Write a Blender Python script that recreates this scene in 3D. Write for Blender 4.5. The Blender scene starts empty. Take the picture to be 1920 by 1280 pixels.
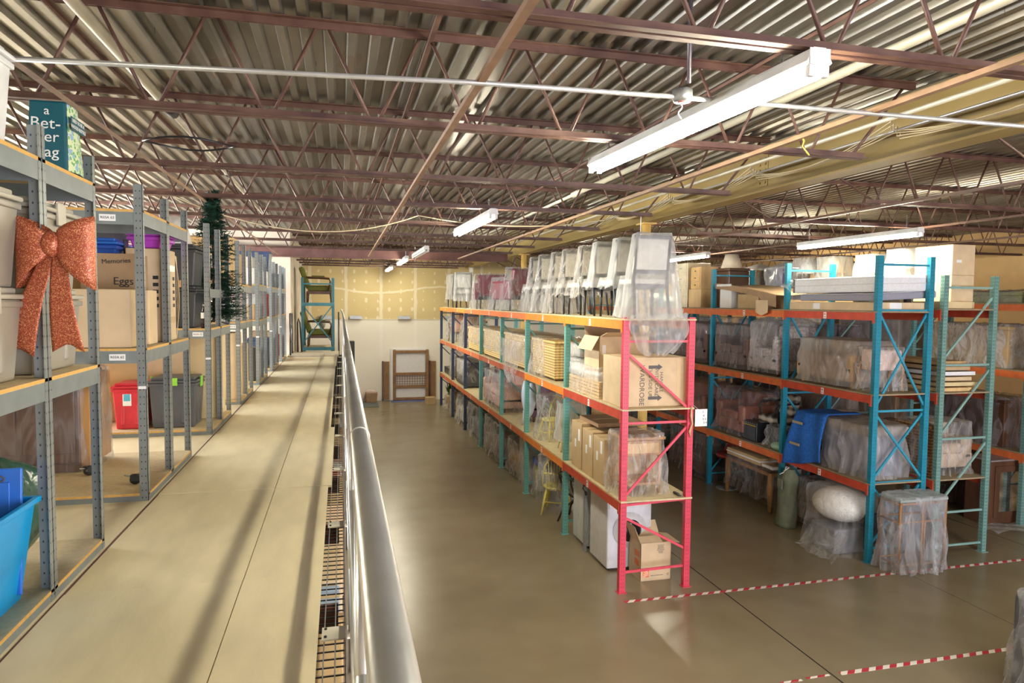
import bpy, math, random
import numpy as np
from mathutils import Vector, Matrix, Euler
R = math.radians
C = bpy.context.scene.collection
rnd = random.Random(7)
ORD = ['nearest', 'second', 'third', 'fourth', 'fifth', 'sixth', 'seventh', 'eighth', 'ninth', 'tenth', 'eleventh', 'twelfth', 'thirteenth', 'fourteenth', 'fifteenth', 'sixteenth']

# ------------------------------------------------------------------ materials
def nodes(name):
    m = bpy.data.materials.new(name); m.use_nodes = True
    nt = m.node_tree; nt.nodes.clear()
    out = nt.nodes.new('ShaderNodeOutputMaterial')
    return m, nt, out
def N(nt, t, **kw):
    n = nt.nodes.new(t)
    for k, v in kw.items():
        if k.startswith('i_'): n.inputs[k[2:].replace('_', ' ')].default_value = v
        else: setattr(n, k, v)
    return n
def L(nt, a, b): nt.links.new(a, b)
def math_(nt, op, a, b=None, c=None):
    n = nt.nodes.new('ShaderNodeMath'); n.operation = op
    for i, x in enumerate((a, b, c)):
        if x is None: continue
        if isinstance(x, (int, float)): n.inputs[i].default_value = x
        else: L(nt, x, n.inputs[i])
    return n.outputs[0]
def mixc(nt, f, a, b):
    n = nt.nodes.new('ShaderNodeMix'); n.data_type = 'RGBA'
    for s, x in ((n.inputs[0], f), (n.inputs[6], a), (n.inputs[7], b)):
        if isinstance(x, (int, float)): s.default_value = x
        elif isinstance(x, tuple): s.default_value = (*x[:3], 1)
        else: L(nt, x, s)
    return n.outputs[2]
def shade(c, k): return tuple(max(0, min(1, x * k)) for x in c)
def mat(name, col, rough=.55, metal=0., var=.12, scale=6., bump=0., bscale=40., stretch=(1, 1, 1), spec=.5, col2=None, coord='Object'):
    m, nt, out = nodes(name)
    b = N(nt, 'ShaderNodeBsdfPrincipled'); b.inputs['Roughness'].default_value = rough; b.inputs['Metallic'].default_value = metal
    b.inputs['Specular IOR Level'].default_value = spec
    tc = N(nt, 'ShaderNodeTexCoord'); mp = N(nt, 'ShaderNodeMapping'); mp.inputs['Scale'].default_value = stretch
    L(nt, tc.outputs[coord], mp.inputs[0])
    nz = N(nt, 'ShaderNodeTexNoise', i_Scale=scale, i_Detail=3.); L(nt, mp.outputs[0], nz.inputs['Vector'])
    mr = N(nt, 'ShaderNodeMapRange'); mr.inputs[1].default_value = .3; mr.inputs[2].default_value = .7; L(nt, nz.outputs[0], mr.inputs[0])
    c = mixc(nt, mr.outputs[0], shade(col, 1 - var), col2 if col2 else shade(col, 1 + var))
    L(nt, c, b.inputs['Base Color'])
    if bump:
        n2 = N(nt, 'ShaderNodeTexNoise', i_Scale=bscale, i_Detail=3.); L(nt, mp.outputs[0], n2.inputs['Vector'])
        bp = N(nt, 'ShaderNodeBump', i_Strength=bump, i_Distance=.02); L(nt, n2.outputs[0], bp.inputs['Height']); L(nt, bp.outputs[0], b.inputs['Normal'])
    L(nt, b.outputs[0], out.inputs[0])
    return m
def perf(name, col, rough=.4, metal=.0, pitch=.05, uo=0., rad=.007, hole=(.015, .015, .02)):
    m, nt, out = nodes(name)
    b = N(nt, 'ShaderNodeBsdfPrincipled'); b.inputs['Roughness'].default_value = rough; b.inputs['Metallic'].default_value = metal
    uv = N(nt, 'ShaderNodeUVMap'); sp = N(nt, 'ShaderNodeSeparateXYZ'); L(nt, uv.outputs[0], sp.inputs[0])
    du = math_(nt, 'SUBTRACT', math_(nt, 'ABSOLUTE', sp.outputs[0]), uo)
    dv = math_(nt, 'SUBTRACT', math_(nt, 'MODULO', math_(nt, 'ADD', sp.outputs[1], 10.), pitch), pitch / 2)
    d = math_(nt, 'SQRT', math_(nt, 'ADD', math_(nt, 'MULTIPLY', math_(nt, 'MULTIPLY', du, du), 2.2), math_(nt, 'MULTIPLY', dv, dv)))
    msk = math_(nt, 'LESS_THAN', d, rad)
    tc = N(nt, 'ShaderNodeTexCoord'); nz = N(nt, 'ShaderNodeTexNoise', i_Scale=9., i_Detail=4.); L(nt, tc.outputs['Object'], nz.inputs['Vector'])
    c0 = mixc(nt, nz.outputs[0], shade(col, .75), shade(col, 1.2))
    L(nt, mixc(nt, msk, c0, hole), b.inputs['Base Color'])
    L(nt, math_(nt, 'MULTIPLY', math_(nt, 'SUBTRACT', 1., msk), metal), b.inputs['Metallic'])
    L(nt, b.outputs[0], out.inputs[0])
    return m
def film(name, tint=(.85, .85, .85), base=.05, wr=.30, scale=3.2, stretch=(1, 1, .4), rough=.14):
    m, nt, out = nodes(name)
    tr = N(nt, 'ShaderNodeBsdfTransparent'); tr.inputs[0].default_value = (.97, .97, .97, 1)
    b = N(nt, 'ShaderNodeBsdfPrincipled'); b.inputs['Base Color'].default_value = (*tint, 1); b.inputs['Roughness'].default_value = rough
    b.inputs['Specular IOR Level'].default_value = .8
    tl = N(nt, 'ShaderNodeBsdfTranslucent'); tl.inputs[0].default_value = (*tint, 1)
    tc = N(nt, 'ShaderNodeTexCoord'); mp = N(nt, 'ShaderNodeMapping'); mp.inputs['Scale'].default_value = stretch; L(nt, tc.outputs['Object'], mp.inputs[0])
    nz = N(nt, 'ShaderNodeTexNoise', i_Scale=scale, i_Detail=5., i_Distortion=1.6); L(nt, mp.outputs[0], nz.inputs['Vector'])
    rg = math_(nt, 'SUBTRACT', 1., math_(nt, 'MULTIPLY', math_(nt, 'ABSOLUTE', math_(nt, 'SUBTRACT', nz.outputs[0], .5)), 9.5))
    rg = math_(nt, 'MAXIMUM', rg, 0.)
    bp = N(nt, 'ShaderNodeBump', i_Strength=.8, i_Distance=.045); L(nt, nz.outputs[0], bp.inputs['Height'])
    for q in (b, tl): L(nt, bp.outputs[0], q.inputs['Normal'])
    lw = N(nt, 'ShaderNodeLayerWeight', i_Blend=.35)
    f = math_(nt, 'ADD', base, math_(nt, 'MULTIPLY', rg, wr))
    f = math_(nt, 'MINIMUM', math_(nt, 'ADD', f, math_(nt, 'MULTIPLY', math_(nt, 'POWER', lw.outputs['Facing'], 1.6), .38)), .95)
    m1 = N(nt, 'ShaderNodeMixShader'); m1.inputs[0].default_value = .35; L(nt, b.outputs[0], m1.inputs[1]); L(nt, tl.outputs[0], m1.inputs[2])
    m2 = N(nt, 'ShaderNodeMixShader'); L(nt, f, m2.inputs[0]); L(nt, tr.outputs[0], m2.inputs[1]); L(nt, m1.outputs[0], m2.inputs[2])
    L(nt, m2.outputs[0], out.inputs[0])
    return m
def emis(name, col, s):
    m, nt, out = nodes(name); e = N(nt, 'ShaderNodeEmission'); e.inputs[0].default_value = (*col, 1); e.inputs[1].default_value = s
    L(nt, e.outputs[0], out.inputs[0]); return m

GAL = mat('galvanised', (.42, .44, .45), .38, .75, .15, 14)
GREY = mat('shelf_grey', (.22, .25, .25), .45, .25, .1, 10)
GPOST = perf('shelf_post', (.25, .275, .275), .38, .35, .05, .012, .0055, hole=(.04, .04, .06))
PBOARD = mat('particle_board', (.55, .43, .25), .65, 0, .10, 30)
PEDGE = mat('board_edge', (.66, .38, .10), .7, 0, .1, 40)
PLY = mat('plywood_sheet', (.70, .60, .40), .5, 0, .07, 5, stretch=(1.5, .5, 1), bump=.04)
PLYE = mat('plywood_edge', (.36, .22, .10), .8)
CARD = mat('cardboard_tan', (.55, .39, .21), .75, 0, .08, 6)
CARD2 = mat('cardboard_light', (.66, .50, .31), .75, 0, .08, 6)
CARD3 = mat('cardboard_brown', (.38, .25, .14), .75, 0, .12, 6)
CARDY = mat('cardboard_yellow', (.68, .54, .30), .75, 0, .06, 5)
CIN = mat('cardboard_inside', (.28, .18, .10), .8)
TAPE = mat('packing_tape', (.62, .45, .25), .2, 0, .1, 20)
WHITE = mat('white_paint', (.80, .80, .78), .45, 0, .05)
WLAB = mat('paper_white', (.85, .85, .84), .6, 0, .03)
INK = mat('black_ink', (.02, .02, .02), .6)
BLK = mat('black_satin', (.02, .02, .024), .3, 0, .2)
DARK = mat('dark_plastic', (.03, .032, .035), .45)
MAROON = mat('maroon_primer', (.095, .037, .030), .5, .0, .2, 5, col2=(.17, .09, .062))
MAROOND = mat('girder_brown', (.14, .06, .05), .55, .0, .25, 5)
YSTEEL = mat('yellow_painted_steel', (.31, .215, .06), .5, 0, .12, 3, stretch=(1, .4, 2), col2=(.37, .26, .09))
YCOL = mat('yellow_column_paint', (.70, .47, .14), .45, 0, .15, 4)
ORANGE = mat('beam_orange', (.86, .26, .03), .4, 0, .1, 8)
ORED = mat('beam_orange_red', (.72, .17, .05), .45, 0, .15, 8)
RBEAM = mat('beam_red', (.55, .07, .035), .42, 0, .15, 8)
RUST = mat('beam_rust', (.44, .09, .035), .45, 0, .15, 8)
REDP = perf('red_post', (.68, .055, .10), .38, 0, .05, .014, .006)
REDB = mat('red_brace', (.68, .07, .11), .4)
TEAP = perf('teal_green_post', (.14, .40, .36), .42, 0, .05, .012, .006)
TEAB = mat('teal_green_brace', (.16, .40, .38), .42)
NAVP = perf('navy_post', (.03, .05, .12), .4, 0, .05, .012, .006, hole=(.2, .2, .25))
NAVB = mat('navy_brace', (.03, .05, .12), .4)
BLUP = perf('blue_post', (.012, .24, .36), .36, 0, .05, .014, .006)
BLUB = mat('blue_brace', (.03, .28, .42), .38)
GRNP = perf('green_post', (.12, .26, .24), .45, 0, .05, .014, .008, hole=(.4, .5, .46))
GRNB = mat('green_brace', (.22, .38, .35), .45)
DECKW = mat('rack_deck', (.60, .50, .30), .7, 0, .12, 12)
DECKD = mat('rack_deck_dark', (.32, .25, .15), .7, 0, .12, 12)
F1 = film('clear_film', base=.10, wr=.24); F2 = film('milky_film', (.84, .84, .84), .30, .16, 2.2); F3 = film('thick_film', (.80, .76, .72), .14, .35, 4.2)
F0 = film('smooth_film', (.85, .85, .87), .04, .10, 2.5)
F4 = film('dim_film', (.62, .58, .60), .10, .25, 3.); F5 = film('haze_film', (.62, .58, .55), .36, .22, 2.4)
WOOD = mat('oak_wood', (.42, .22, .08), .4, 0, .25, 8, stretch=(1, 1, .2))
DWOOD = mat('dark_wood', (.10, .045, .025), .35, 0, .25, 8, stretch=(1, 1, .2))
LWOOD = mat('pine_wood', (.68, .46, .22), .5, 0, .15, 8, stretch=(1, 1, .2))
def wicker(name, c1, c2, s=28.):
    m, nt, out = nodes(name)
    b = N(nt, 'ShaderNodeBsdfPrincipled'); b.inputs['Roughness'].default_value = .6
    tc = N(nt, 'ShaderNodeTexCoord'); sp = N(nt, 'ShaderNodeSeparateXYZ'); L(nt, tc.outputs['Object'], sp.inputs[0])
    h = math_(nt, 'ADD', sp.outputs[0], sp.outputs[1])
    a = math_(nt, 'SINE', math_(nt, 'MULTIPLY', h, s * 3.1)); bb = math_(nt, 'SINE', math_(nt, 'MULTIPLY', sp.outputs[2], s * 5.))
    k = math_(nt, 'MULTIPLY', a, .25); v = math_(nt, 'ADD', math_(nt, 'MULTIPLY', bb, .5), .6); v = math_(nt, 'ADD', v, k)
    L(nt, mixc(nt, v, c1, c2), b.inputs['Base Color'])
    bp = N(nt, 'ShaderNodeBump', i_Strength=.6, i_Distance=.01); L(nt, v, bp.inputs['Height']); L(nt, bp.outputs[0], b.inputs['Normal'])
    L(nt, b.outputs[0], out.inputs[0]); return m
WICK = wicker('wicker_straw', (.42, .25, .07), (.85, .64, .28))
WICKB = wicker('wicker_brown', (.16, .08, .03), (.50, .28, .12))

# ------------------------------------------------------------------ mesh builder
class MB:
    def __init__(s): s.v = []; s.f = []; s.u = []; s.m = []
    def face(s, idx, uv=None, mi=0):
        s.f.append(tuple(idx)); s.u.append(uv or [(0, 0)] * len(idx)); s.m.append(mi)
    def bar(s, p, q, w, h, up=(0, 0, 1), mi=0, ends=True):
        p, q = Vector(p), Vector(q); d = q - p; ln = d.length; d.normalize(); up = Vector(up)
        if abs(d.dot(up)) > .98: up = Vector((0, 1, 0)) if abs(d.y) < .9 else Vector((1, 0, 0))
        sx = d.cross(up).normalized(); sy = sx.cross(d).normalized(); b = len(s.v)
        for e in (p, q):
            for a, c in ((-1, -1), (1, -1), (1, 1), (-1, 1)): s.v.append(e + sx * a * w / 2 + sy * c * h / 2)
        for i in range(4):
            j = (i + 1) % 4; hw = (w if i % 2 == 0 else h) / 2
            s.face((b + i, b + j, b + 4 + j, b + 4 + i), [(-hw, 0), (hw, 0), (hw, ln), (-hw, ln)], mi)
        if ends: s.face((b + 3, b + 2, b + 1, b), None, mi); s.face((b + 4, b + 5, b + 6, b + 7), None, mi)
        return s
    def box(s, x0, x1, y0, y1, z0, z1, mi=0, M=None, tap=0, tapy=None):
        b = len(s.v); ty = tap if tapy is None else tapy
        P = [(x0, y0, z0), (x1, y0, z0), (x1, y1, z0), (x0, y1, z0), (x0 - tap, y0 - ty, z1), (x1 + tap, y0 - ty, z1), (x1 + tap, y1 + ty, z1), (x0 - tap, y1 + ty, z1)]
        s.v += [(M @ Vector(p) if M else Vector(p)) for p in P]
        hx, hy = (x1 - x0) / 2, (y1 - y0) / 2
        for idx, uv in (((0, 1, 5, 4), [(-hx, z0), (hx, z0), (hx, z1), (-hx, z1)]), ((2, 3, 7, 6), [(-hx, z0), (hx, z0), (hx, z1), (-hx, z1)]),
                        ((1, 2, 6, 5), [(-hy, z0), (hy, z0), (hy, z1), (-hy, z1)]), ((3, 0, 4, 7), [(-hy, z0), (hy, z0), (hy, z1), (-hy, z1)]),
                        ((4, 5, 6, 7), [(-hx, y0), (hx, y0), (hx, y1), (-hx, y1)]), ((3, 2, 1, 0), [(-hx, y0), (hx, y0), (hx, y1), (-hx, y1)])):
            s.face([b + i for i in idx], uv, mi)
        return s
    def tube(s, pts, r, n=8, closed=False, mi=0):
        pts = [Vector(p) for p in pts]; k = len(pts); rs = r if isinstance(r, (list, tuple)) else [r] * k
        b = len(s.v); pu = None
        for i, p in enumerate(pts):
            if closed: t = pts[(i + 1) % k] - pts[i - 1]
            else: t = pts[min(i + 1, k - 1)] - pts[max(i - 1, 0)]
            t.normalize()
            if pu is None:
                pu = Vector((0, 0, 1)) if abs(t.z) < .9 else Vector((1, 0, 0))
            pu = (pu - t * pu.dot(t)).normalized(); w = t.cross(pu)
            for j in range(n):
                a = 2 * math.pi * j / n; s.v.append(p + (pu * math.cos(a) + w * math.sin(a)) * rs[i])
        for i in range(k if closed else k - 1):
            i2 = (i + 1) % k
            for j in range(n):
                j2 = (j + 1) % n; s.face((b + i * n + j, b + i * n + j2, b + i2 * n + j2, b + i2 * n + j), None, mi)
        if not closed:
            s.face([b + j for j in range(n)][::-1], None, mi); s.face([b + (k - 1) * n + j for j in range(n)], None, mi)
        return s
    def lathe(s, prof, c=(0, 0, 0), n=24, mi=0, cap=True, sx=1, sy=1):
        b = len(s.v); c = Vector(c)
        for r, z in prof:
            for j in range(n):
                a = 2 * math.pi * j / n; s.v.append(c + Vector((r * math.cos(a) * sx, r * math.sin(a) * sy, z)))
        for i in range(len(prof) - 1):
            for j in range(n):
                j2 = (j + 1) % n; s.face((b + i * n + j, b + i * n + j2, b + (i + 1) * n + j2, b + (i + 1) * n + j), None, mi)
        if cap:
            s.face([b + j for j in range(n)][::-1], None, mi); s.face([b + (len(prof) - 1) * n + j for j in range(n)], None, mi)
        return s
    def prism(s, poly, fn, a, b_, mi=0):
        b = len(s.v); n = len(poly)
        for e in (a, b_):
            for p in poly: s.v.append(Vector(fn(p[0], p[1], e)))
        s.face([b + i for i in range(n)][::-1], None, mi); s.face([b + n + i for i in range(n)], None, mi)
        for i in range(n):
            j = (i + 1) % n; s.face((b + i, b + j, b + n + j, b + n + i), None, mi)
        return s
    def grid(s, pts, mi=0, wrap=False):
        b = len(s.v); h = len(pts); w = len(pts[0])
        for r in pts: s.v += [Vector(p) for p in r]
        for i in range(h - 1):
            for j in range(w if wrap else w - 1):
                j2 = (j + 1) % w
                s.face((b + i * w + j, b + i * w + j2, b + (i + 1) * w + j2, b + (i + 1) * w + j), None, mi)
        return s
    def build(s, name, m, parent=None, smooth=False, bevel=0, sub=0, solid=0):
        me = bpy.data.meshes.new(name); me.from_pydata([tuple(v) for v in s.v], [], s.f); me.update()
        uvl = me.uv_layers.new(name='UVMap')
        flat = [c for f in s.u for uv in f for c in uv]; uvl.data.foreach_set('uv', flat)
        for x in (m if isinstance(m, (list, tuple)) else [m]): me.materials.append(x)
        me.polygons.foreach_set('material_index', s.m)
        if smooth: me.polygons.foreach_set('use_smooth', [True] * len(s.f))
        o = bpy.data.objects.new(name, me); C.objects.link(o)
        if parent: o.parent = parent
        if solid: q = o.modifiers.new('solid', 'SOLIDIFY'); q.thickness = solid; q.offset = 0
        if bevel: q = o.modifiers.new('bevel', 'BEVEL'); q.width = bevel; q.segments = 2; q.limit_method = 'ANGLE'
        if sub: q = o.modifiers.new('sub', 'SUBSURF'); q.levels = q.render_levels = sub
        return o
def thing(name, label, cat, group=None):
    o = bpy.data.objects.new(name, None); C.objects.link(o); o.empty_display_size = .1
    o['label'] = label; o['category'] = cat
    if group: o['group'] = group
    return o
def tag(o, label, cat, group=None, kind=None):
    o['label'] = label; o['category'] = cat
    if group: o['group'] = group
    if kind: o['kind'] = kind
    return o
def struct(o): o['kind'] = 'structure'; return o
def kids(o): return [c for c in o.children]
def settle(root):
    """put the thing's origin at the middle of its base"""
    ms = []
    def rec(o):
        for c in o.children: ms.append(c); rec(c)
    rec(root)
    if root.type == 'MESH': ms.append(root)
    lo = [1e9] * 3; hi = [-1e9] * 3
    for o in ms:
        for v in o.data.vertices:
            for i in range(3): lo[i] = min(lo[i], v.co[i]); hi[i] = max(hi[i], v.co[i])
    b = Vector(((lo[0] + hi[0]) / 2, (lo[1] + hi[1]) / 2, lo[2])); T = Matrix.Translation(-b); seen = set()
    for o in ms:
        if o.data.name not in seen: o.data.transform(T); seen.add(o.data.name)
    root.location = root.location + b
    return root
def place(o, loc, rz=0, sc=None):
    o.location = loc; o.rotation_euler = (0, 0, rz)
    if sc: o.scale = (sc,) * 3 if isinstance(sc, (int, float)) else sc
    return o
def dup(root, label, loc=None, rz=None, group=None):
    def cp(o, par):
        c = o.copy(); C.objects.link(c); c.parent = par
        for ch in o.children: cp(ch, c)
        return c
    r = cp(root, None); r['label'] = label
    if group: r['group'] = group
    if loc is not None: r.location = loc
    if rz is not None: r.rotation_euler = (0, 0, rz)
    return r
def text(s, parent, M, size, m=INK, name='lettering', ext=.0008, ax='CENTER'):
    cu = bpy.data.curves.new('txt', 'FONT'); cu.body = s; cu.size = size; cu.extrude = ext; cu.align_x = ax; cu.align_y = 'CENTER'; cu.resolution_u = 3
    t = bpy.data.objects.new('txt', cu); C.objects.link(t); bpy.context.view_layer.update()
    me = bpy.data.meshes.new_from_object(t.evaluated_get(bpy.context.evaluated_depsgraph_get()))
    bpy.data.objects.remove(t); me.transform(M); me.materials.clear(); me.materials.append(m)
    o = bpy.data.objects.new(name, me); C.objects.link(o); o.parent = parent
    return o
def face_y(x, y, z, rot=0): return Matrix.Translation((x, y, z)) @ Matrix.Rotation(R(90), 4, 'X') @ Matrix.Rotation(rot, 4, 'Z')      # text on a face looking towards -Y
def face_mx(x, y, z, rot=0): return Matrix.Translation((x, y, z)) @ Matrix.Rotation(R(-90), 4, 'Z') @ Matrix.Rotation(R(90), 4, 'X') @ Matrix.Rotation(rot, 4, 'Z')   # looking towards -X
def face_px(x, y, z, rot=0): return Matrix.Translation((x, y, z)) @ Matrix.Rotation(R(90), 4, 'Z') @ Matrix.Rotation(R(90), 4, 'X') @ Matrix.Rotation(rot, 4, 'Z')

# ------------------------------------------------------------------ films
def wrap(parent, x0, x1, y0, y1, z0, z1, m=F1, flare=.03, fold=.02, pad=.012, seed=1, rough=.0, name='plastic_wrap', label=None, cat=None, n=110, rows=16, top=.01, group=None, peak=0.):
    """a film bag over a box-like thing: folds that deepen towards the hem"""
    g = random.Random(seed); cx, cy = (x0 + x1) / 2, (y0 + y1) / 2; hx, hy = (x1 - x0) / 2 + pad, (y1 - y0) / 2 + pad
    ks = [(g.randint(5, 11), g.uniform(0, 6.3), .5), (g.randint(13, 22), g.uniform(0, 6.3), .4), (g.randint(25, 40), g.uniform(0, 6.3), .25)]
    def F(t): return sum(a * (1 - 2 * abs(math.sin(k * t / 2 + p))) for k, p, a in ks)
    b = MB(); rws = []
    def rim(t, ex, off, z):
        c, s_ = math.cos(t), math.sin(t); rr = (abs(c / hx) ** 7 + abs(s_ / hy) ** 7) ** (-1 / 7)
        return (cx + c * (rr * ex + off), cy + s_ * (rr * ex + off), z)
    for ex in (.02, .3, .6, .85, .96):
        rws.append([rim(2 * math.pi * j / n, ex, 0, z1 + pad + top * math.sin(3 * ex + F(2 * math.pi * j / n)) * ex + peak * (1 - ex)) for j in range(n)])
    ph = g.uniform(0, 6)
    for i in range(rows + 1):
        s_ = i / rows; row = []
        for j in range(n):
            t = 2 * math.pi * j / n; f = F(t + .15 * math.sin(4 * s_ + ph + 2 * t))
            off = flare * s_ ** 1.4 + fold * (.2 + s_) * f + .4 * fold * math.sin(9 * s_ + 5 * t + ph)
            z = z1 + (z0 - z1) * s_ + (rough * (F(t * .7 + 2) - .5) * s_ ** 2) + (pad * .4 if i == 0 else 0)
            row.append(rim(t, 1, max(off, -pad * .8), max(z, z0 - (0 if rough == 0 else rough))))
        rws.append(row)
    b.grid(rws, wrap=True)
    o = b.build(name, m, parent, smooth=True)
    if parent is None: tag(o, label, cat or 'plastic sheet', group); settle(o)
    return o
def sheet(boxes, hem, m=F1, k=4., res=.035, seed=1, parent=None, name='plastic_sheet', label=None, cat='plastic sheet', floor=None, ext=.5, pad=.015, fold=.35, group=None, cut=.06):
    """a loose film lying over several boxes (x0,x1,y0,y1,z): tents between the high points and hangs in folds"""
    g = np.random.default_rng(seed); B = np.array(boxes, float)
    x0, x1, y0, y1 = B[:, 0].min() - ext, B[:, 1].max() + ext, B[:, 2].min() - ext, B[:, 3].max() + ext
    X, Y = np.meshgrid(np.arange(x0, x1, res), np.arange(y0, y1, res))
    W = np.zeros_like(X)
    for q in range(6):
        fx, fy, p = g.uniform(-14, 14), g.uniform(-14, 14), g.uniform(0, 6.3); W += np.abs(np.sin(fx * X + fy * Y + p)) * .4
    W = W / 2.4 - .5
    Z = np.full_like(X, -1e3)
    for bx in B:
        dx = np.maximum(np.maximum(bx[0] - X, X - bx[1]), 0); dy = np.maximum(np.maximum(bx[2] - Y, Y - bx[3]), 0)
        Z = np.maximum(Z, bx[4] + pad - k * np.hypot(dx, dy) * (1 + fold * W))
    Z += .02 * W
    hemz = hem + cut * (W + .3 * np.sin(9 * X + 7 * Y))
    if floor is not None: Z = np.maximum(Z, floor + .006 + .02 * (W + .5)); keep = Z > -1e2
    dmin = np.full_like(X, 1e3)
    for bx in B:
        dx = np.maximum(np.maximum(bx[0] - X, X - bx[1]), 0); dy = np.maximum(np.maximum(bx[2] - Y, Y - bx[3]), 0)
        dmin = np.minimum(dmin, np.hypot(dx, dy))
    keep = (dmin < ext * (.75 + .5 * W)) if floor is not None else (Z > hemz)
    b = MB(); idx = {}; ny, nx = X.shape
    def vid(i, j):
        if (i, j) not in idx: idx[(i, j)] = len(b.v); b.v.append(Vector((X[i, j], Y[i, j], Z[i, j] if floor is not None else max(Z[i, j], hemz[i, j] - .05, .004))))
        return idx[(i, j)]
    for i in range(ny - 1):
        for j in range(nx - 1):
            if keep[i, j] or keep[i + 1, j] or keep[i, j + 1] or keep[i + 1, j + 1]:
                b.face((vid(i, j), vid(i, j + 1), vid(i + 1, j + 1), vid(i + 1, j)))
    o = b.build(name, m, parent, smooth=True)
    if parent is None: tag(o, label, cat, group); settle(o)
    return o
def blob(c, r, seed=1, n=28, rows=16, amp=.08, zmin=None, ns=5):
    g = random.Random(seed); ph = [(g.randint(2, ns), g.randint(1, 4), g.uniform(0, 6.3), g.uniform(.4, 1)) for _ in range(6)]
    b = MB(); rws = []
    for i in range(rows + 1):
        th = math.pi * i / rows; row = []
        for j in range(n):
            p = 2 * math.pi * j / n
            k = 1 + amp * sum(a * math.sin(u * p + q) * math.sin(w * th + q) for u, w, q, a in ph) / 2 * math.sin(th)
            z = c[2] + r[2] * k * math.cos(th)
            if zmin is not None: z = max(z, zmin)
            row.append((c[0] + r[0] * k * math.sin(th) * math.cos(p), c[1] + r[1] * k * math.sin(th) * math.sin(p), z))
        rws.append(row)
    return b.grid(rws[::-1], wrap=True)

# ------------------------------------------------------------------ camera
cam = bpy.data.cameras.new('camera'); co = bpy.data.objects.new('camera', cam); C.objects.link(co)
cam.sensor_width = 36; cam.lens = 1275 / 1920 * 36; cam.clip_start = .05; cam.clip_end = 200
r_, d_, f_ = Vector((.9698, -.2437, .0092)), Vector((-.0052, -.0585, -.9983)), Vector((.2438, .9681, -.058))
f_.normalize(); r_ = (r_ - f_ * r_.dot(f_)).normalized(); u_ = r_.cross(f_)
co.matrix_world = Matrix(((r_.x, u_.x, -f_.x, 0), (r_.y, u_.y, -f_.y, 0), (r_.z, u_.z, -f_.z, 3.6), (0, 0, 0, 1)))
cam.dof.use_dof = False
bpy.context.scene.camera = co
ZW = 2.2; ZC = 5.37; YB = 24.8; XL, XR, YF = -9., 15., -4.
bpy.context.scene.world = bpy.data.worlds.new('w'); w = bpy.context.scene.world; w.use_nodes = True
w.node_tree.nodes['Background'].inputs[0].default_value = (.75, .85, 1, 1); w.node_tree.nodes['Background'].inputs[1].default_value = 1.2

# ------------------------------------------------------------------ floor
def floor_mat():
    m, nt, out = nodes('polished_concrete')
    b = N(nt, 'ShaderNodeBsdfPrincipled'); b.inputs['Specular IOR Level'].default_value = .6
    tc = N(nt, 'ShaderNodeTexCoord'); n1 = N(nt, 'ShaderNodeTexNoise', i_Scale=.8, i_Detail=2.); n2 = N(nt, 'ShaderNodeTexNoise', i_Scale=3., i_Detail=2.)
    for q in (n1, n2): L(nt, tc.outputs['Object'], q.inputs['Vector'])
    v = math_(nt, 'ADD', math_(nt, 'MULTIPLY', n1.outputs[0], .8), math_(nt, 'MULTIPLY', n2.outputs[0], .2))
    mr = N(nt, 'ShaderNodeMapRange'); mr.inputs[1].default_value = .25; mr.inputs[2].default_value = .75; L(nt, v, mr.inputs[0])
    c = mixc(nt, mr.outputs[0], (.185, .145, .083), (.265, .215, .135))
    sp = N(nt, 'ShaderNodeSeparateXYZ'); L(nt, tc.outputs['Object'], sp.inputs[0])
    j = None
    for ax, at in ((0, 4.63), (0, 7.38), (0, -1.), (0, 10.), (1, 16.3), (1, 9.4), (1, 2.6)):
        if (ax, at) == (1, 9.4) or (ax, at) == (1, 2.6): continue
        d = math_(nt, 'LESS_THAN', math_(nt, 'ABSOLUTE', math_(nt, 'SUBTRACT', sp.outputs[ax], at)), .009 if at != 7.38 else .004)
        j = d if j is None else math_(nt, 'MAXIMUM', j, d)
    L(nt, mixc(nt, j, c, (.03, .025, .02)), b.inputs['Base Color'])
    b.inputs['Roughness'].default_value = .27
    L(nt, b.outputs[0], out.inputs[0]); return m
struct(MB().box(XL, XR, YF, YB, -.2, 0).build('floor', floor_mat()))

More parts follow.
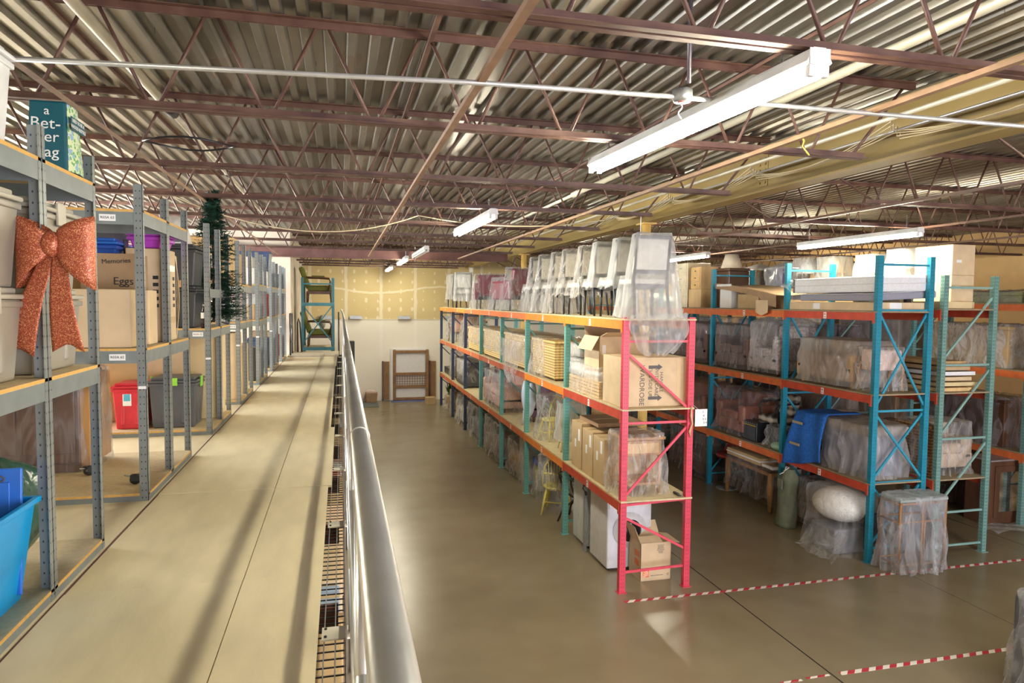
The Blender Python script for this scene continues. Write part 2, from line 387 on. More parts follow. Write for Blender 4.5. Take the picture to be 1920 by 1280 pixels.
# ------------------------------------------------------------------ walls
def wall_back_mat():
    m, nt, out = nodes('taped_drywall')
    b = N(nt, 'ShaderNodeBsdfPrincipled'); b.inputs['Roughness'].default_value = .8
    tc = N(nt, 'ShaderNodeTexCoord'); sp = N(nt, 'ShaderNodeSeparateXYZ'); L(nt, tc.outputs['Object'], sp.inputs[0])
    nz = N(nt, 'ShaderNodeTexNoise', i_Scale=3.5, i_Detail=3.); L(nt, tc.outputs['Object'], nz.inputs['Vector'])
    wob = math_(nt, 'MULTIPLY', math_(nt, 'SUBTRACT', nz.outputs[0], .5), .10)
    def line(co_, per, off, wd):
        q = math_(nt, 'MODULO', math_(nt, 'ADD', math_(nt, 'ADD', co_, 50 + off), wob), per)
        return math_(nt, 'LESS_THAN', math_(nt, 'ABSOLUTE', math_(nt, 'SUBTRACT', q, per / 2)), wd)
    s1 = line(sp.outputs[0], 1.22, .45, .055)
    s2 = line(math_(nt, 'ADD', sp.outputs[2], math_(nt, 'MULTIPLY', math_(nt, 'SINE', math_(nt, 'MULTIPLY', sp.outputs[0], 1.3)), .12)), 2.4, .0, .035)
    # screw spots
    qx = math_(nt, 'SUBTRACT', math_(nt, 'MODULO', math_(nt, 'ADD', sp.outputs[0], 50.2), .407), .2)
    qz = math_(nt, 'SUBTRACT', math_(nt, 'MODULO', math_(nt, 'ADD', sp.outputs[2], 50.), .33), .165)
    dd = math_(nt, 'ADD', math_(nt, 'MULTIPLY', math_(nt, 'MULTIPLY', qx, qx), 1.), math_(nt, 'MULTIPLY', math_(nt, 'MULTIPLY', qz, qz), .35))
    s3 = math_(nt, 'LESS_THAN', dd, math_(nt, 'MULTIPLY', math_(nt, 'MAXIMUM', math_(nt, 'SUBTRACT', nz.outputs[0], .42), 0.), .012))
    s = math_(nt, 'MULTIPLY', math_(nt, 'MAXIMUM', math_(nt, 'MAXIMUM', s1, s2), s3), .62)
    up = mixc(nt, s, (.60, .48, .25), (.80, .75, .62))
    lo = mixc(nt, math_(nt, 'MULTIPLY', s1, .5), (.84, .80, .71), (.88, .86, .80))
    L(nt, mixc(nt, math_(nt, 'GREATER_THAN', sp.outputs[2], 2.93), lo, up), b.inputs['Base Color'])
    L(nt, b.outputs[0], out.inputs[0]); return m
struct(MB().box(XL, XR, YB, YB + .2, 0, 5.8).build('wall_back', wall_back_mat()))
struct(MB().box(XL, 6.5, YB - .02, YB, 2.925, 2.945).build('trim_1', mat('ledge', (.74, .70, .60), .7)))
WALLP = mat('bare_drywall', (.62, .52, .45), .85, 0, .10, 2.)
WTAN = mat('tan_block_wall', (.72, .46, .20), .8, 0, .06, 3)
struct(MB().box(-7.6, -1.37, 18.35, 18.5, 0, ZC).box(-1.37, -1.25, 18.35, YB, 0, ZC).build('wall_partition', mat('pale_drywall', (.50, .42, .35), .85, 0, .1, 1.5, col2=(.62, .54, .43))))
struct(MB().box(XR, XR + .2, YF, YB, 0, 5.8).build('wall_right', WTAN))
struct(MB().box(XL - .2, XL, YF, YB, 0, 2.7).box(XL - .2, XL, YF, YB, 5.3, 5.8).box(XL - .2, XL, YF, 8., 2.7, 5.3).box(XL - .2, XL, 18., YB, 2.7, 5.3).build('wall_left', WALLP))
wf = MB(); 
for i in range(6): wf.box(XL - .1, XL - .04, 8. + i * 2. - .03, 8. + i * 2. + .03, 2.7, 5.3)
wf.box(XL - .1, XL - .04, 8., 18., 2.7, 2.76).box(XL - .1, XL - .04, 8., 18., 5.24, 5.3)
gm, nt, out = nodes('window_glass'); g1 = N(nt, 'ShaderNodeBsdfTransparent'); g2 = N(nt, 'ShaderNodeBsdfGlossy'); g2.inputs['Roughness'].default_value = .05; mx = N(nt, 'ShaderNodeMixShader'); mx.inputs[0].default_value = .08
L(nt, g1.outputs[0], mx.inputs[1]); L(nt, g2.outputs[0], mx.inputs[2]); L(nt, mx.outputs[0], out.inputs[0])
win = MB().box(XL - .075, XL - .07, 8., 18., 2.73, 5.27).build('window_1', gm); struct(win); wf.build('window_frame', WHITE, win)
# front wall behind the camera with its open dock door
struct(MB().box(XL, 1.6, YF - .2, YF, 0, 5.8).box(9.4, XR, YF - .2, YF, 0, 5.8).box(1.6, 9.4, YF - .2, YF, 4.3, 5.8).build('wall_front', WALLP))

# ------------------------------------------------------------------ corrugated deck ceiling
def deck_mat():
    m, nt, out = nodes('roof_deck_metal')
    b = N(nt, 'ShaderNodeBsdfPrincipled'); b.inputs['Metallic'].default_value = .75
    tc = N(nt, 'ShaderNodeTexCoord'); mp = N(nt, 'ShaderNodeMapping'); mp.inputs['Scale'].default_value = (1.2, .5, 1); L(nt, tc.outputs['Object'], mp.inputs[0])
    n1 = N(nt, 'ShaderNodeTexNoise', i_Scale=1.3, i_Detail=6.); L(nt, mp.outputs[0], n1.inputs['Vector'])
    n2 = N(nt, 'ShaderNodeTexNoise', i_Scale=30., i_Detail=4.); L(nt, mp.outputs[0], n2.inputs['Vector'])
    mr = N(nt, 'ShaderNodeMapRange'); mr.inputs[1].default_value = .40; mr.inputs[2].default_value = .62; L(nt, n1.outputs[0], mr.inputs[0])
    c = mixc(nt, mr.outputs[0], (.18, .16, .13), (.31, .29, .26))
    c = mixc(nt, math_(nt, 'MULTIPLY', math_(nt, 'GREATER_THAN', n1.outputs[0], .63), .35), c, (.24, .15, .07))
    L(nt, c, b.inputs['Base Color']); L(nt, math_(nt, 'ADD', .27, math_(nt, 'MULTIPLY', n1.outputs[0], .08)), b.inputs['Roughness'])
    L(nt, b.outputs[0], out.inputs[0]); return m
pitch = .1535; b = MB(); prof = []; x = XL
while x < XR:
    prof += [(x, ZC), (x + .052, ZC), (x + .068, ZC + .04), (x + pitch - .016, ZC + .04)]; x += pitch
prof.append((x, ZC))
b.grid([[(px, YF, pz) for px, pz in prof], [(px, YB, pz) for px, pz in prof]])
deck = struct(b.build('ceiling', deck_mat())); 
b = MB()   # hanging clip wires and screw tips under the deck
for i in range(150):
    x, y = rnd.uniform(-6, 12), rnd.uniform(2.8, 20); b.tube([(x, y, ZC + .01), (x + rnd.uniform(-.01, .01), y, ZC - rnd.uniform(.02, .07))], .0016, 4)
b.build('screw_tips', BLK, deck)['kind'] = 'stuff'
struct(MB().box(XL, XR, YF, YB, ZC + .06, ZC + .2).build('trim_2', WALLP))

# ------------------------------------------------------------------ roof steel
YJ = [2.74, 4.6, 6.5, 8.37, 10.25, 12.15, 14.0, 15.9, 19.3, 20.9, 22.3, 23.7]
YJ0 = [.85, -1.05, -2.9]
ZBOT, ZTOP = 4.75, 5.31
def angle_pair(b, x0, x1, y, z, up):
    h = .045 * up; zz = sorted((z, z + h))
    for s_ in (-1, 1):
        b.box(x0, x1, y + s_ * .010 - .003, y + s_ * .010 + .003, zz[0], zz[1])
        b.box(x0, x1, min(y + s_ * .010, y + s_ * .052), max(y + s_ * .010, y + s_ * .052), z - .003, z + .003)
def joist(y, x0, x1, left_open, right_open, label, side):
    t = thing('roof_joist', label, 'roof joist', 'open web joists ' + side)
    b = MB(); angle_pair(b, x0, x1, y, ZTOP + .055, -1); b.build('top_chord', MAROON, t)
    bx0 = x0 + (1.1 if left_open else 0); bx1 = x1 - (.46 if right_open else 0)
    b = MB(); angle_pair(b, bx0, bx1, y, ZBOT, 1); b.build('bottom_chord', MAROON, t)
    b = MB(); p = .655; x = bx0 + .12 if left_open else bx0
    zb, zt = ZBOT + .03, ZTOP + .03; ns = 5 if y < 9 else 4
    if left_open: b.tube([(x0 + .1, y, zt), (x, y, zb)], .012, ns)
    while x < bx1 - .3:
        b.tube([(x + .03, y, zb), (x + p / 2 - .03, y, zt)], .0115, ns)
        if x + p < bx1 + .05: b.tube([(x + p / 2 + .03, y, zt), (x + p - .03, y, zb)], .0115, ns)
        x += p
    if right_open: b.tube([(min(x, bx1 - .1), y, zb), (x1 - .1, y, zt)], .012, ns)
    b.build('web', MAROON, t, smooth=True)
    return settle(t)
for i, y in enumerate(YJ0 + YJ):
    nm = 'behind the camera' if i < 3 else ('%s from the camera' % ORD[i - 3])
    if i < 3: nm += ['', ', further back', ', furthest back'][i]
    joist(y, XL + .05, 4.46, False, True, 'maroon open-web roof joist left of the yellow girder, ' + nm, 'left of the yellow girder')
    nm = 'behind the camera' + ['', ', further back', ', furthest back'][i] if i < 3 else ORD[i - 3] + ' from the camera'
    joist(y + .05, 4.64, XR - .05, True, False, 'maroon open-web roof joist right of the yellow girder, ' + nm, 'right of the yellow girder')
# dark cross girder and the yellow main girder with its columns
t = thing('cross_girder', 'dark brown steel girder crossing under the far roof before the drywall', 'girder')
MB().box(XL, 4.4, 18.0, 18.16, 4.93, 4.95).box(XL, 4.4, 18.0, 18.16, 4.68, 4.70).box(XL, 4.4, 18.07, 18.09, 4.70, 4.93).build('web_and_flanges', MAROOND, t); settle(t)
t = thing('main_girder', 'yellow painted steel girder running away over the orange rack', 'girder')
XG = 4.55
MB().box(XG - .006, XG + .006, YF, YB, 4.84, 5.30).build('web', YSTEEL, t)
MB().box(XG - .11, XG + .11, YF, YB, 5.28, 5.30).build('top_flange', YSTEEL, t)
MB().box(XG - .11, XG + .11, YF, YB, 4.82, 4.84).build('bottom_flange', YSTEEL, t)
for yy in (3.4, 6.72):
    sp_ = MB().box(XG - .014, XG - .006, yy - .09, yy + .09, 4.90, 5.24).build('splice_plate', YSTEEL, t); b = MB()
    for k in (-.05, .05):
        for zz in (4.94, 5.01, 5.08, 5.14, 5.20): b.lathe([(.014, 0), (.014, .012)], (0, 0, 0), 6); 
        n0 = len(b.v) - 5 * 12
        for q, zz in enumerate((4.94, 5.01, 5.08, 5.14, 5.20)):
            for v in b.v[n0 + q * 12:n0 + q * 12 + 12]:
                v.x, v.y, v.z = XG - .014 - v.z, yy + k + v.x, zz + v.y
    b.build('bolt_heads', YSTEEL, sp_)['kind'] = 'stuff'
settle(t)
for i, (yy, lab, m_) in enumerate(((9.7, 'yellow round steel column rising behind the wrapped dining chairs', YCOL), (16.9, 'yellow round steel column beyond the first, behind the plastic covered row', YCOL), (24.2, 'pale square post near the drywall, behind the burgundy armchairs', WHITE))):
    t = thing('steel_column', lab, 'column')
    if i < 2: MB().lathe([(.072, .02), (.072, 4.80)], (XG, yy, 0), 24).build('shaft', m_, t, smooth=True); MB().box(XG - .11, XG + .11, yy - .14, yy + .14, 4.80, 4.82).build('cap_plate', m_, t)
    else: MB().box(XG - .06, XG + .06, yy - .06, yy + .06, .02, 4.80).build('shaft', m_, t); MB().box(XG - .1, XG + .1, yy - .1, yy + .1, 4.80, 4.82).build('cap_plate', m_, t)
    MB().box(XG - .15, XG + .15, yy - .16, yy + .16, 0, .02).build('base_plate', m_, t); settle(t)
# bridging angles, pipes, conduits, cables
def run(name, label, cat, pts, r, m, n=8, sq=False, group=None):
    b = MB()
    if sq:
        for p, q in zip(pts[:-1], pts[1:]): b.bar(p, q, r * 2, r * 2)
    else: b.tube(pts, r, n)
    o = b.build(name, m, None, smooth=not sq); tag(o, label, cat, group); settle(o); return o
TANST = mat('tan_dusty_steel', (.30, .18, .11), .55, 0, .2, 6); PIPE = mat('pale_pipe', (.62, .58, .46), .35, .2, .12, 3); COND = mat('conduit_metal', (.66, .66, .64), .3, .5, .1, 4)
for x, wh in ((-1.5, 'above the left shelves'), (.70, 'over the railing, mid aisle'), (3.02, 'beside the yellow girder')):
    o = MB().box(x - .02, x + .02, YF, 17.9, ZBOT - .035, ZBOT - .031).box(x - .02, x - .016, YF, 17.9, ZBOT - .031, ZBOT - .006).build('bridging_angle', TANST); tag(o, 'tan bridging angle along the joist bottoms ' + wh, 'bridging angle', 'bridging angles'); settle(o)
    o = MB().box(x - .14, x - .10, YF, 17.9, ZC - .065, ZC - .061).box(x - .14, x - .136, YF, 17.9, ZC - .09, ZC - .061).build('bridging_angle', MAROON); tag(o, 'maroon bridging angle under the roof deck ' + wh, 'bridging angle', 'upper bridging angles'); settle(o)
for x in (6.0, 8.2, 10.6):
    o = MB().box(x - .02, x + .02, YF, 24, ZBOT - .035, ZBOT - .031).box(x - .02, x - .016, YF, 24, ZBOT - .031, ZBOT - .006).build('bridging_angle', DWOOD); tag(o, 'dark bridging angle over the blue racks, %s from the yellow girder' % ORD[[6.0, 8.2, 10.6].index(x) or 0].replace('nearest', 'first'), 'bridging angle', 'right bridging angles'); settle(o)
t = thing('sprinkler_pipe', 'pale round pipe hung under the deck above the left shelves', 'pipe')
MB().tube([(-1.37, YF, 5.17), (-1.37, 6.3, 5.17)], .036, 12).tube([(-1.37, 6.3, 5.17), (-1.37, 17.5, 5.17)], .026, 10).build('pipe_run', PIPE, t, smooth=True)
MB().tube([(-1.37, 6.15, 5.17), (-1.37, 6.4, 5.17)], .046, 12).build('coupling', DARK, t, smooth=True); MB().tube([(-1.37, 9.2, 5.17), (-1.37, 9.35, 5.17)], .036, 12).build('coupling', DARK, t, smooth=True); settle(t)
t = thing('sprinkler_pipe', 'pale round pipe crossing the joists beside the yellow girder', 'pipe')
MB().tube([(3.22, YF, 5.13), (3.22, 9.2, 5.13)], .032, 12).tube([(3.22, 9.2, 5.13), (3.22, 15.7, 5.13)], .024, 10).build('pipe_run', PIPE, t, smooth=True)
MB().tube([(3.22, 9.05, 5.13), (3.22, 9.3, 5.13)], .042, 12).build('coupling', PIPE, t, smooth=True); settle(t)
run('conduit', 'thin pale conduit running just left of the yellow girder', 'conduit', [(3.72, YF, 4.9), (3.72, 16.5, 4.9)], .017, PIPE)
run('conduit', 'thin grey conduit strapped along the yellow girder web', 'conduit', [(4.42, YF, 5.03), (4.42, 14, 5.03)], .012, COND)
run('conduit', 'straight whitish conduit crossing the aisle overhead from left to right', 'conduit', [(-2.1, 3.80, 4.715), (.7, 3.48, 4.715), (1.8, 3.42, 4.715), (4.3, 3.38, 4.715)], .0135, COND)
run('conduit', 'grey conduit dropping from the roof to the junction box', 'conduit', [(1.80, 3.35, 5.36), (1.80, 3.35, 4.77)], .012, mat('dark_conduit', (.16, .14, .16), .4, .5))
t = thing('junction_box', 'round grey junction box with red mark above the big light', 'junction box')
MB().lathe([(.045, 0), (.055, .02), (.055, .06), (.03, .075)], (1.80, 3.42, 4.69), 16).build('body', GAL, t, smooth=True)
MB().lathe([(.022, 0), (.024, .006)], (1.80, 3.42, 4.684), 12).build('red_cap', mat('red_cap', (.5, .08, .06), .5), t)
b = MB(); b.tube([(1.80 + .012 * math.sin(i), 3.44, 4.69 - i * .012) for i in range(8)], .004, 6); b.build('cord', WHITE, t); settle(t)
def sag(p, q, s_, n=14):
    p, q = Vector(p), Vector(q); return [p.lerp(q, i / n) - Vector((0, 0, s_ * 4 * (i / n) * (1 - i / n))) for i in range(n + 1)]
CAB = mat('cream_cable', (.68, .58, .38), .5)
for k in range(4):
    pts = []
    for y0, y1 in ((2.6, 4.6), (4.6, 6.5), (6.5, 8.4), (8.4, 10.3), (10.3, 12.2)): pts += sag((4.34 - .03 * k, y0, 5.0 + .02 * k), (4.34 - .03 * k, y1, 4.93 + .02 * k), .06 + .025 * k, 8)
    run('cable', 'cream electrical cable swagging along the yellow girder, %s strand' % ['lowest', 'second lowest', 'third lowest', 'highest'][3 - k], 'cable', pts, .006, CAB, 5, group='cables along the girder')
run('cable', 'cream cable drooping in a wide arc above the far walkway', 'cable', sag((-2.0, 8.8, 4.85), (1.1, 10.0, 4.84), .34), .008, CAB, 6)
run('cable', 'cream cable hanging between the roof and the second light', 'cable', sag((1.1, 10.0, 4.84), (3.9, 9.6, 4.85), .13), .008, CAB, 6)
run('cable', 'thin white cable bent down beside the nearest yellow column', 'cable', [(3.0, 8.9, 4.86), (4.05, 8.9, 4.86), (4.09, 8.9, 4.83), (4.09, 8.9, 4.45)], .006, WHITE, 6)
YTIE = mat('yellow_tie', (.8, .6, .1), .5)
run('cable_tie', 'short yellow tie knotted on the tan bridging angle', 'tie', [(3.02, 4.05, 4.74), (3.03, 4.03, 4.70), (3.01, 4.02, 4.66), (3.03, 4.0, 4.62), (3.05, 4.0, 4.6)], .005, YTIE, 5)
b = MB(); b.tube([(-1.15 + .33 * math.cos(a / 3), 5.9 + .2 * math.sin(a / 3), 4.82 + .01 * math.sin(a)) for a in range(38)], .008, 5)
o = b.build('cable', BLK, None, True); tag(o, 'coil of black cable lying on joists above the left shelves', 'cable'); settle(o)

# ------------------------------------------------------------------ fluorescent fixtures
TUBE = emis('tube_glow', (1., .93, .72), 92.); TOFF = mat('tube_off', (.7, .7, .68), .3)
HOUS = mat('fixture_white', (.82, .80, .76), .4)
def fixture(x, y0, y1, z, label, on=True, dx=0., chains=True):
    t = thing('fluorescent_light', label, 'ceiling light', 'eight foot strip lights')
    def q(u, v, e): return (x + u + (dx if e else 0), (y1 if e else y0), z + v)
    MB().prism([(-.03, .075), (.03, .075), (.065, .012), (.052, .0), (-.052, .0), (-.065, .012)], q, 0, 1).build('housing', HOUS, t)
    for s_ in (-1, 1):
        MB().tube([(x + s_ * .035, y0 + .05, z - .026), (x + dx + s_ * .035, y1 - .05, z - .026)], .019, 10).build('tube', TUBE if on else TOFF, t, smooth=True)
        for yy, d in ((y0, 0), (y1, dx)):
            k = 1 if yy == y0 else -1
            MB().box(x + d + s_ * .035 - .017, x + d + s_ * .035 + .017, min(yy, yy + .028 * k), max(yy, yy + .028 * k), z - .05, z).build('socket', HOUS, t, bevel=.004)
    MB().box(x - .052, x + .052, y0 - .004, y0, z, z + .07).build('end_plate', HOUS, t); MB().box(x + dx - .052, x + dx + .052, y1, y1 + .004, z, z + .07).build('end_plate', HOUS, t)
    if chains:
        for yy, d in ((y0 + .25, dx * .1), (y1 - .25, dx * .9)):
            b = MB(); zz = z + .075; i = 0
            while zz < 4.765 + .1:
                a = R(90) * (i % 2)
                b.tube([(x + d + .009 * math.cos(u) * math.cos(a), yy + .009 * math.cos(u) * math.sin(a), zz + .013 + .016 * math.sin(u)) for u in [k * math.pi / 4 for k in range(8)]], .0028, 4, closed=True); zz += .024; i += 1
            b.build('chain', GAL, t)
    return settle(t)
fixture(2.05, 2.64, 5.07, 4.655, 'big lit fluorescent fixture hanging closest to the camera', dx=-.12)
fixture(1.80, 8.12, 10.5, 4.655, 'lit fluorescent fixture over the mid aisle, second from the camera', dx=-.05)
fixture(1.70, 13.95, 16.4, 4.655, 'unlit fluorescent fixture far down the aisle', on=False)
fixture(1.60, 17.2, 19.6, 4.655, 'small lit fluorescent fixture far down the aisle, before the last one')
fixture(1.55, 21.6, 24.0, 4.655, 'last lit fluorescent fixture of the aisle, closest to the drywall')
fixture(1.97, -2.8, -.4, 4.655, 'lit fluorescent fixture of the aisle row behind the camera')
fixture(7.72, 7.75, 10.3, 4.60, 'lit fluorescent fixture above the blue rack with the mattresses')
fixture(7.65, 13.2, 15.8, 4.64, 'lit fluorescent fixture right of the yellow column, over the far blue rack')
fixture(7.6, 18.9, 21.3, 4.655, 'lit fluorescent fixture over the far end of the blue racks')
fixture(7.7, 2.2, 4.6, 4.655, 'lit fluorescent fixture right of the camera, outside the view')
fixture(7.7, -2.9, -.5, 4.655, 'lit fluorescent fixture right and behind the camera')
fixture(12.8, 16.5, 18.9, 4.655, 'lit fluorescent fixture near the tan right wall')
for i, (ya, yb) in enumerate(((.5, 2.9), (5.9, 8.3), (11.3, 13.7), (15.6, 18.0))):
    fixture(-4.7, ya, yb, 4.655, 'lit fluorescent fixture over the left storage area, %s of its row' % ORD[i])
# daylight through the clerestory window (left) and the open dock door (behind)
def area(name, loc, rot, sx, sy, pw, col):
    l = bpy.data.lights.new(name, 'AREA'); l.shape = 'RECTANGLE'; l.size = sx; l.size_y = sy; l.energy = pw; l.color = col
    o = bpy.data.objects.new(name, l); C.objects.link(o); o.location = loc; o.rotation_euler = rot; return o
area('daylight_left', (XL - .4, 13, 4.0), (0, R(-90), 0), 2.6, 9.9, 2800, (.93, .97, 1.))
area('daylight_dock', (5.5, YF - .6, 2.4), (R(92), 0, 0), 7.6, 4.0, 600, (.93, .90, 1.))
sc = bpy.context.scene
sc.view_settings.view_transform = 'Standard'; sc.view_settings.look = 'None'; sc.view_settings.exposure = .85; sc.view_settings.gamma = 1
sc.cycles.max_bounces = 7; sc.cycles.diffuse_bounces = 4; sc.cycles.glossy_bounces = 3; sc.cycles.transparent_max_bounces = 10; sc.cycles.adaptive_threshold = .03; sc.cycles.caustics_reflective = False; sc.cycles.caustics_refractive = False
sc.cycles.sample_clamp_indirect = 6.; sc.cycles.use_denoising = True

# ------------------------------------------------------------------ mezzanine walkway
b = MB(); b.box(XL, -1.29, YF, 18.3, 2.14, ZW)
struct(b.build('floor_mezzanine', PLY))
ys = [-3.4, 1.1, 3.55, 5.26, 7.7, 10.1, 12.55, 15.0, 17.45]
k = 0
for i in range(len(ys) - 1):
    for (xa, xb) in ((-1.272, -.483), (-.478, [-.10, -.10, -.10, -.075, -.115, -.12, -.12, -.10][i])):
        zz = ZW + (.004 if i % 2 else 0)
        o = MB().box(xa, xb, ys[i] + .003, ys[i + 1] - .003, zz - .018, zz).build('plywood_panel', PLY)
        tag(o, 'pale plywood walkway panel on the %s side, %s row from the camera' % ('shelf' if xa < -1 else 'railing', ORD[max(0, i - 1)] if i else 'row behind the camera, not'), 'plywood panel', 'plywood panels of the walkway')
        if i == 0: o['label'] = 'pale plywood walkway panel under the camera on the %s side' % ('shelf' if xa < -1 else 'railing')
        settle(o)
PLYG = mat('grey_plywood', (.40, .34, .25), .6, 0, .1, 4)
for xa, xb, s_ in ((-1.27, -.42, 'shelf'), (-.41, -.06, 'railing')):
    o = MB().box(xa, xb, 17.46, 19.0, ZW + .0, ZW + .03).build('plywood_panel', PLYG); tag(o, 'darker grey plywood panel raised at the far end of the walkway, %s side' % s_, 'plywood panel', 'plywood panels of the walkway'); settle(o)
# steel framing
b = MB().box(-1.285, -1.274, YF, 19, 2.05, ZW - .001)
for y in [YF + 1.2 * i for i in range(19)]: b.box(-1.25, -.02, y, y + .05, 2.05, ZW - .03)
o = b.build('walkway_joists', MAROOND); tag(o, 'brown steel joists carrying the plywood walkway', 'floor joists'); settle(o)
t = thing('wire_deck', 'galvanised wire mesh decking between the plywood and the railing', 'wire deck')
b = MB()
for x in (-.12, -.075, -.03, .008): b.bar((x, -1, ZW - .02), (x, 18.4, ZW - .02), .005, .005)
b.build('long_wires', GAL, t); b = MB(); y = -1
while y < 18.4: b.bar((-.16, y, ZW - .026), (.012, y, ZW - .026), .005, .005); y += .062
b.build('cross_wires', BLK, t); settle(t)
t = thing('edge_channel', 'brown steel edge channel along the outside of the walkway', 'steel channel')
MB().box(.012, .018, YF, 19, 2.02, ZW + .03).box(.018, .06, YF, 19, 2.02, 2.026).build('channel', mat('edge_brown', (.26, .21, .18), .45, .2, .1), t); settle(t)
# railing
STEEL = mat('rail_aluminium', (.62, .62, .59), .30, .8, .1, 5, bump=.05, bscale=30)
t = thing('guard_railing', 'long brushed silver pipe railing along the walkway edge', 'railing')
XRL = .045
MB().tube([(XRL, -1.5, 3.255), (XRL, 17.9, 3.255), (XRL - .02, 18.05, 3.29), (XRL - .04, 18.1, 3.36)], .024, 18).build('top_rail', STEEL, t, smooth=True)
MB().tube([(XRL, -1.5, 2.79), (XRL, 18, 2.79)], .021, 14).build('middle_rail', STEEL, t, smooth=True)
MB().tube([(XRL, -1.5, 2.46), (XRL, 18, 2.46)], .021, 14).build('lower_rail', STEEL, t, smooth=True)
b = MB()
for y in (1.75, 4.6, 7.4, 10.2, 13.): b.tube([(XRL, y - .006, 3.255), (XRL, y + .006, 3.255)], .0255, 18)
b.build('rail_joint', WHITE, t, smooth=True)
py = [2.9, 4.35, 5.8, 7.25, 8.7, 10.15, 11.6, 13.05, 14.5, 15.95, 17.4]
for y in [-.0, 1.45] + py:
    MB().tube([(XRL, y, 2.03), (XRL, y, 3.24)], .021, 12).build('post', STEEL, t, smooth=True)
    p_ = MB().box(-.085, .03, y - .055, y + .055, ZW - .012, ZW - .004).build('base_plate', mat('plate_cream', (.70, .66, .55), .5) if 'plate_cream' not in bpy.data.materials else bpy.data.materials['plate_cream'], t)
    MB().lathe([(.006, 0), (.006, .006)], (-.07, y - .035, ZW - .004), 8).lathe([(.006, 0), (.006, .006)], (-.07, y + .035, ZW - .004), 8).build('bolt_heads', BLK, p_)
settle(t)
# stacked goods seen through the mesh
cs = [CARD, CARD2, mat('box_blue', (.32, .42, .58), .6), CARD3, mat('box_pinkish', (.62, .45, .36), .6), CARD, mat('box_redbrown', (.34, .10, .06), .6), CARD2, mat('box_grey', (.42, .42, .40), .6), CARD, CARD3]
nm = ['pinkish brown', 'tan', 'brown', 'blue', 'light tan', 'olive tan', 'red brown', 'grey', 'dark brown', 'yellowish tan', 'dull blue', 'mid brown', 'pale tan', 'dark tan']
mm = [cs[4], CARD, CARD3, cs[2], CARD2, CARD, cs[6], cs[8], CARD3, CARDY, cs[2], CARD, CARD2, CARD3]
y = 1.2
for i in range(14):
    l = [1.6, 1.15, .6, .45, 1.2, 1.1, .8, .7, 1.3, 1.2, .9, 1.5, 1.6, 1.6][i]; z1 = 1.78 if i < 2 else 1.5 + .3 * rnd.random()
    t = thing('storage_box', '%s box stored below the wire mesh, %s from the camera' % (nm[i], ORD[i]), 'box', 'boxes under the walkway')
    MB().box(-.75, -.02 + .02 * (i % 3), y, y + l - .04, .932, z1).build('carton', mm[i], t, bevel=.006); MB().box(-.75, -.02, y + l / 2 - .03, y + l / 2 + .02, z1, z1 + .002).build('packing_tape', TAPE, t); settle(t); y += l
t = thing('low_shelf', 'particle board shelf below the walkway holding the stored boxes', 'shelf'); MB().box(-1.2, .0, 1.0, 16.6, .90, .93).build('shelf_board', DECKD, t)
for y in (1.05, 4.9, 8.8, 12.7, 16.55):
    for x in (-1.17, -.04): MB().box(x - .02, x + .02, y - .02, y + .02, 0, .90).build('leg', GREY, t)
settle(t)
b = blob((-.03, 3.0, 1.815), (.09, .13, .03), 4, 18, 10, .1); o = b.build('yellow_packet', mat('yellow_plastic', (.85, .72, .10), .35), None, True); tag(o, 'crumpled yellow plastic packet lying below the wire mesh', 'packet'); settle(o)

# ------------------------------------------------------------------ boltless shelving on the left
def shelf_unit(y0, y1, levels, label, x0=-3.7, x1=-1.3, h=4.37, tags=None, ties=(), solid_front=True):
    t = thing('shelving_unit', label, 'shelving unit', 'grey steel shelving units')
    for (px, sx) in ((x1, -1), (x0, 1)):
        for (py_, sy) in ((y0, 1), (y1, -1)):
            b = MB(); xa, xb = sorted((px, px + sx * .055)); ya, yb = sorted((py_, py_ + sy * .003)); b.box(xa, xb, ya, yb, ZW, h)
            xa, xb = sorted((px, px + sx * .003)); ya, yb = sorted((py_, py_ + sy * .038)); b.box(xa, xb, ya, yb, ZW, h)
            p_ = b.build('post', GPOST, t)
            if px == x1 and py_ == y0: MB().box(x1 - .05, x1 - .0, y0 - .0015, y0 - .0005, 2.98, 3.0).build('joint_clip', WLAB, p_)
    for li, z in enumerate(levels):
        for (a, c) in (((x0, y0 + .004), (x1, y0 + .004)), ((x0, y1 - .004), (x1, y1 - .004)), ((x1 - .004, y0), (x1 - .004, y1)), ((x0 + .004, y0), (x0 + .004, y1))):
            b = MB(); zt = z - .018; hh = .085
            if a[1] == c[1]: b.box(a[0] + .003, c[0] - .003, a[1] - .0, a[1] + .004, zt - hh, zt)
            else: b.box(a[0] - .002, a[0] + .002, a[1] + .003, c[1] - .003, zt - hh, zt)
            b.build('beam', GREY, t)
        MB().box(x0 + .004, x1 - .001, y0 + .0015, y1 - .0015, z - .018, z).build('shelf_board', PBOARD, t)
        MB().box(x1 - .001, x1 + .0, y0 + .006, y1 - .006, z - .016, z - .001).box(x0 + .02, x1 - .06, y0 + .0, y0 + .0014, z - .016, z - .001).build('board_edge', PEDGE, t)
        if tags and li in tags:
            n0, tx, sz = tags[li]
            pl = MB().box(tx - .05, tx + .05, y0 - .0005, y0 + .002, z - .082, z - .038).build('shelf_label', WLAB, t); text(n0, pl, face_y(tx, y0 - .001, z - .06), .024)
    for z in ties: MB().box(x1 - .006, x1 - .002, y0, y1, z - .045, z + .045).build('tie_beam', GREY, t)
    return settle(t)
rows = [(2.14, 2.83, 3.52, 4.21), (5.12, 5.82, 6.52), (7.52, 8.16, 8.80), (9.62, 10.28, 10.95), (11.80, 12.42, 13.05), (14.0, 14.66, 15.36), (16.2, 16.86, 17.45)]
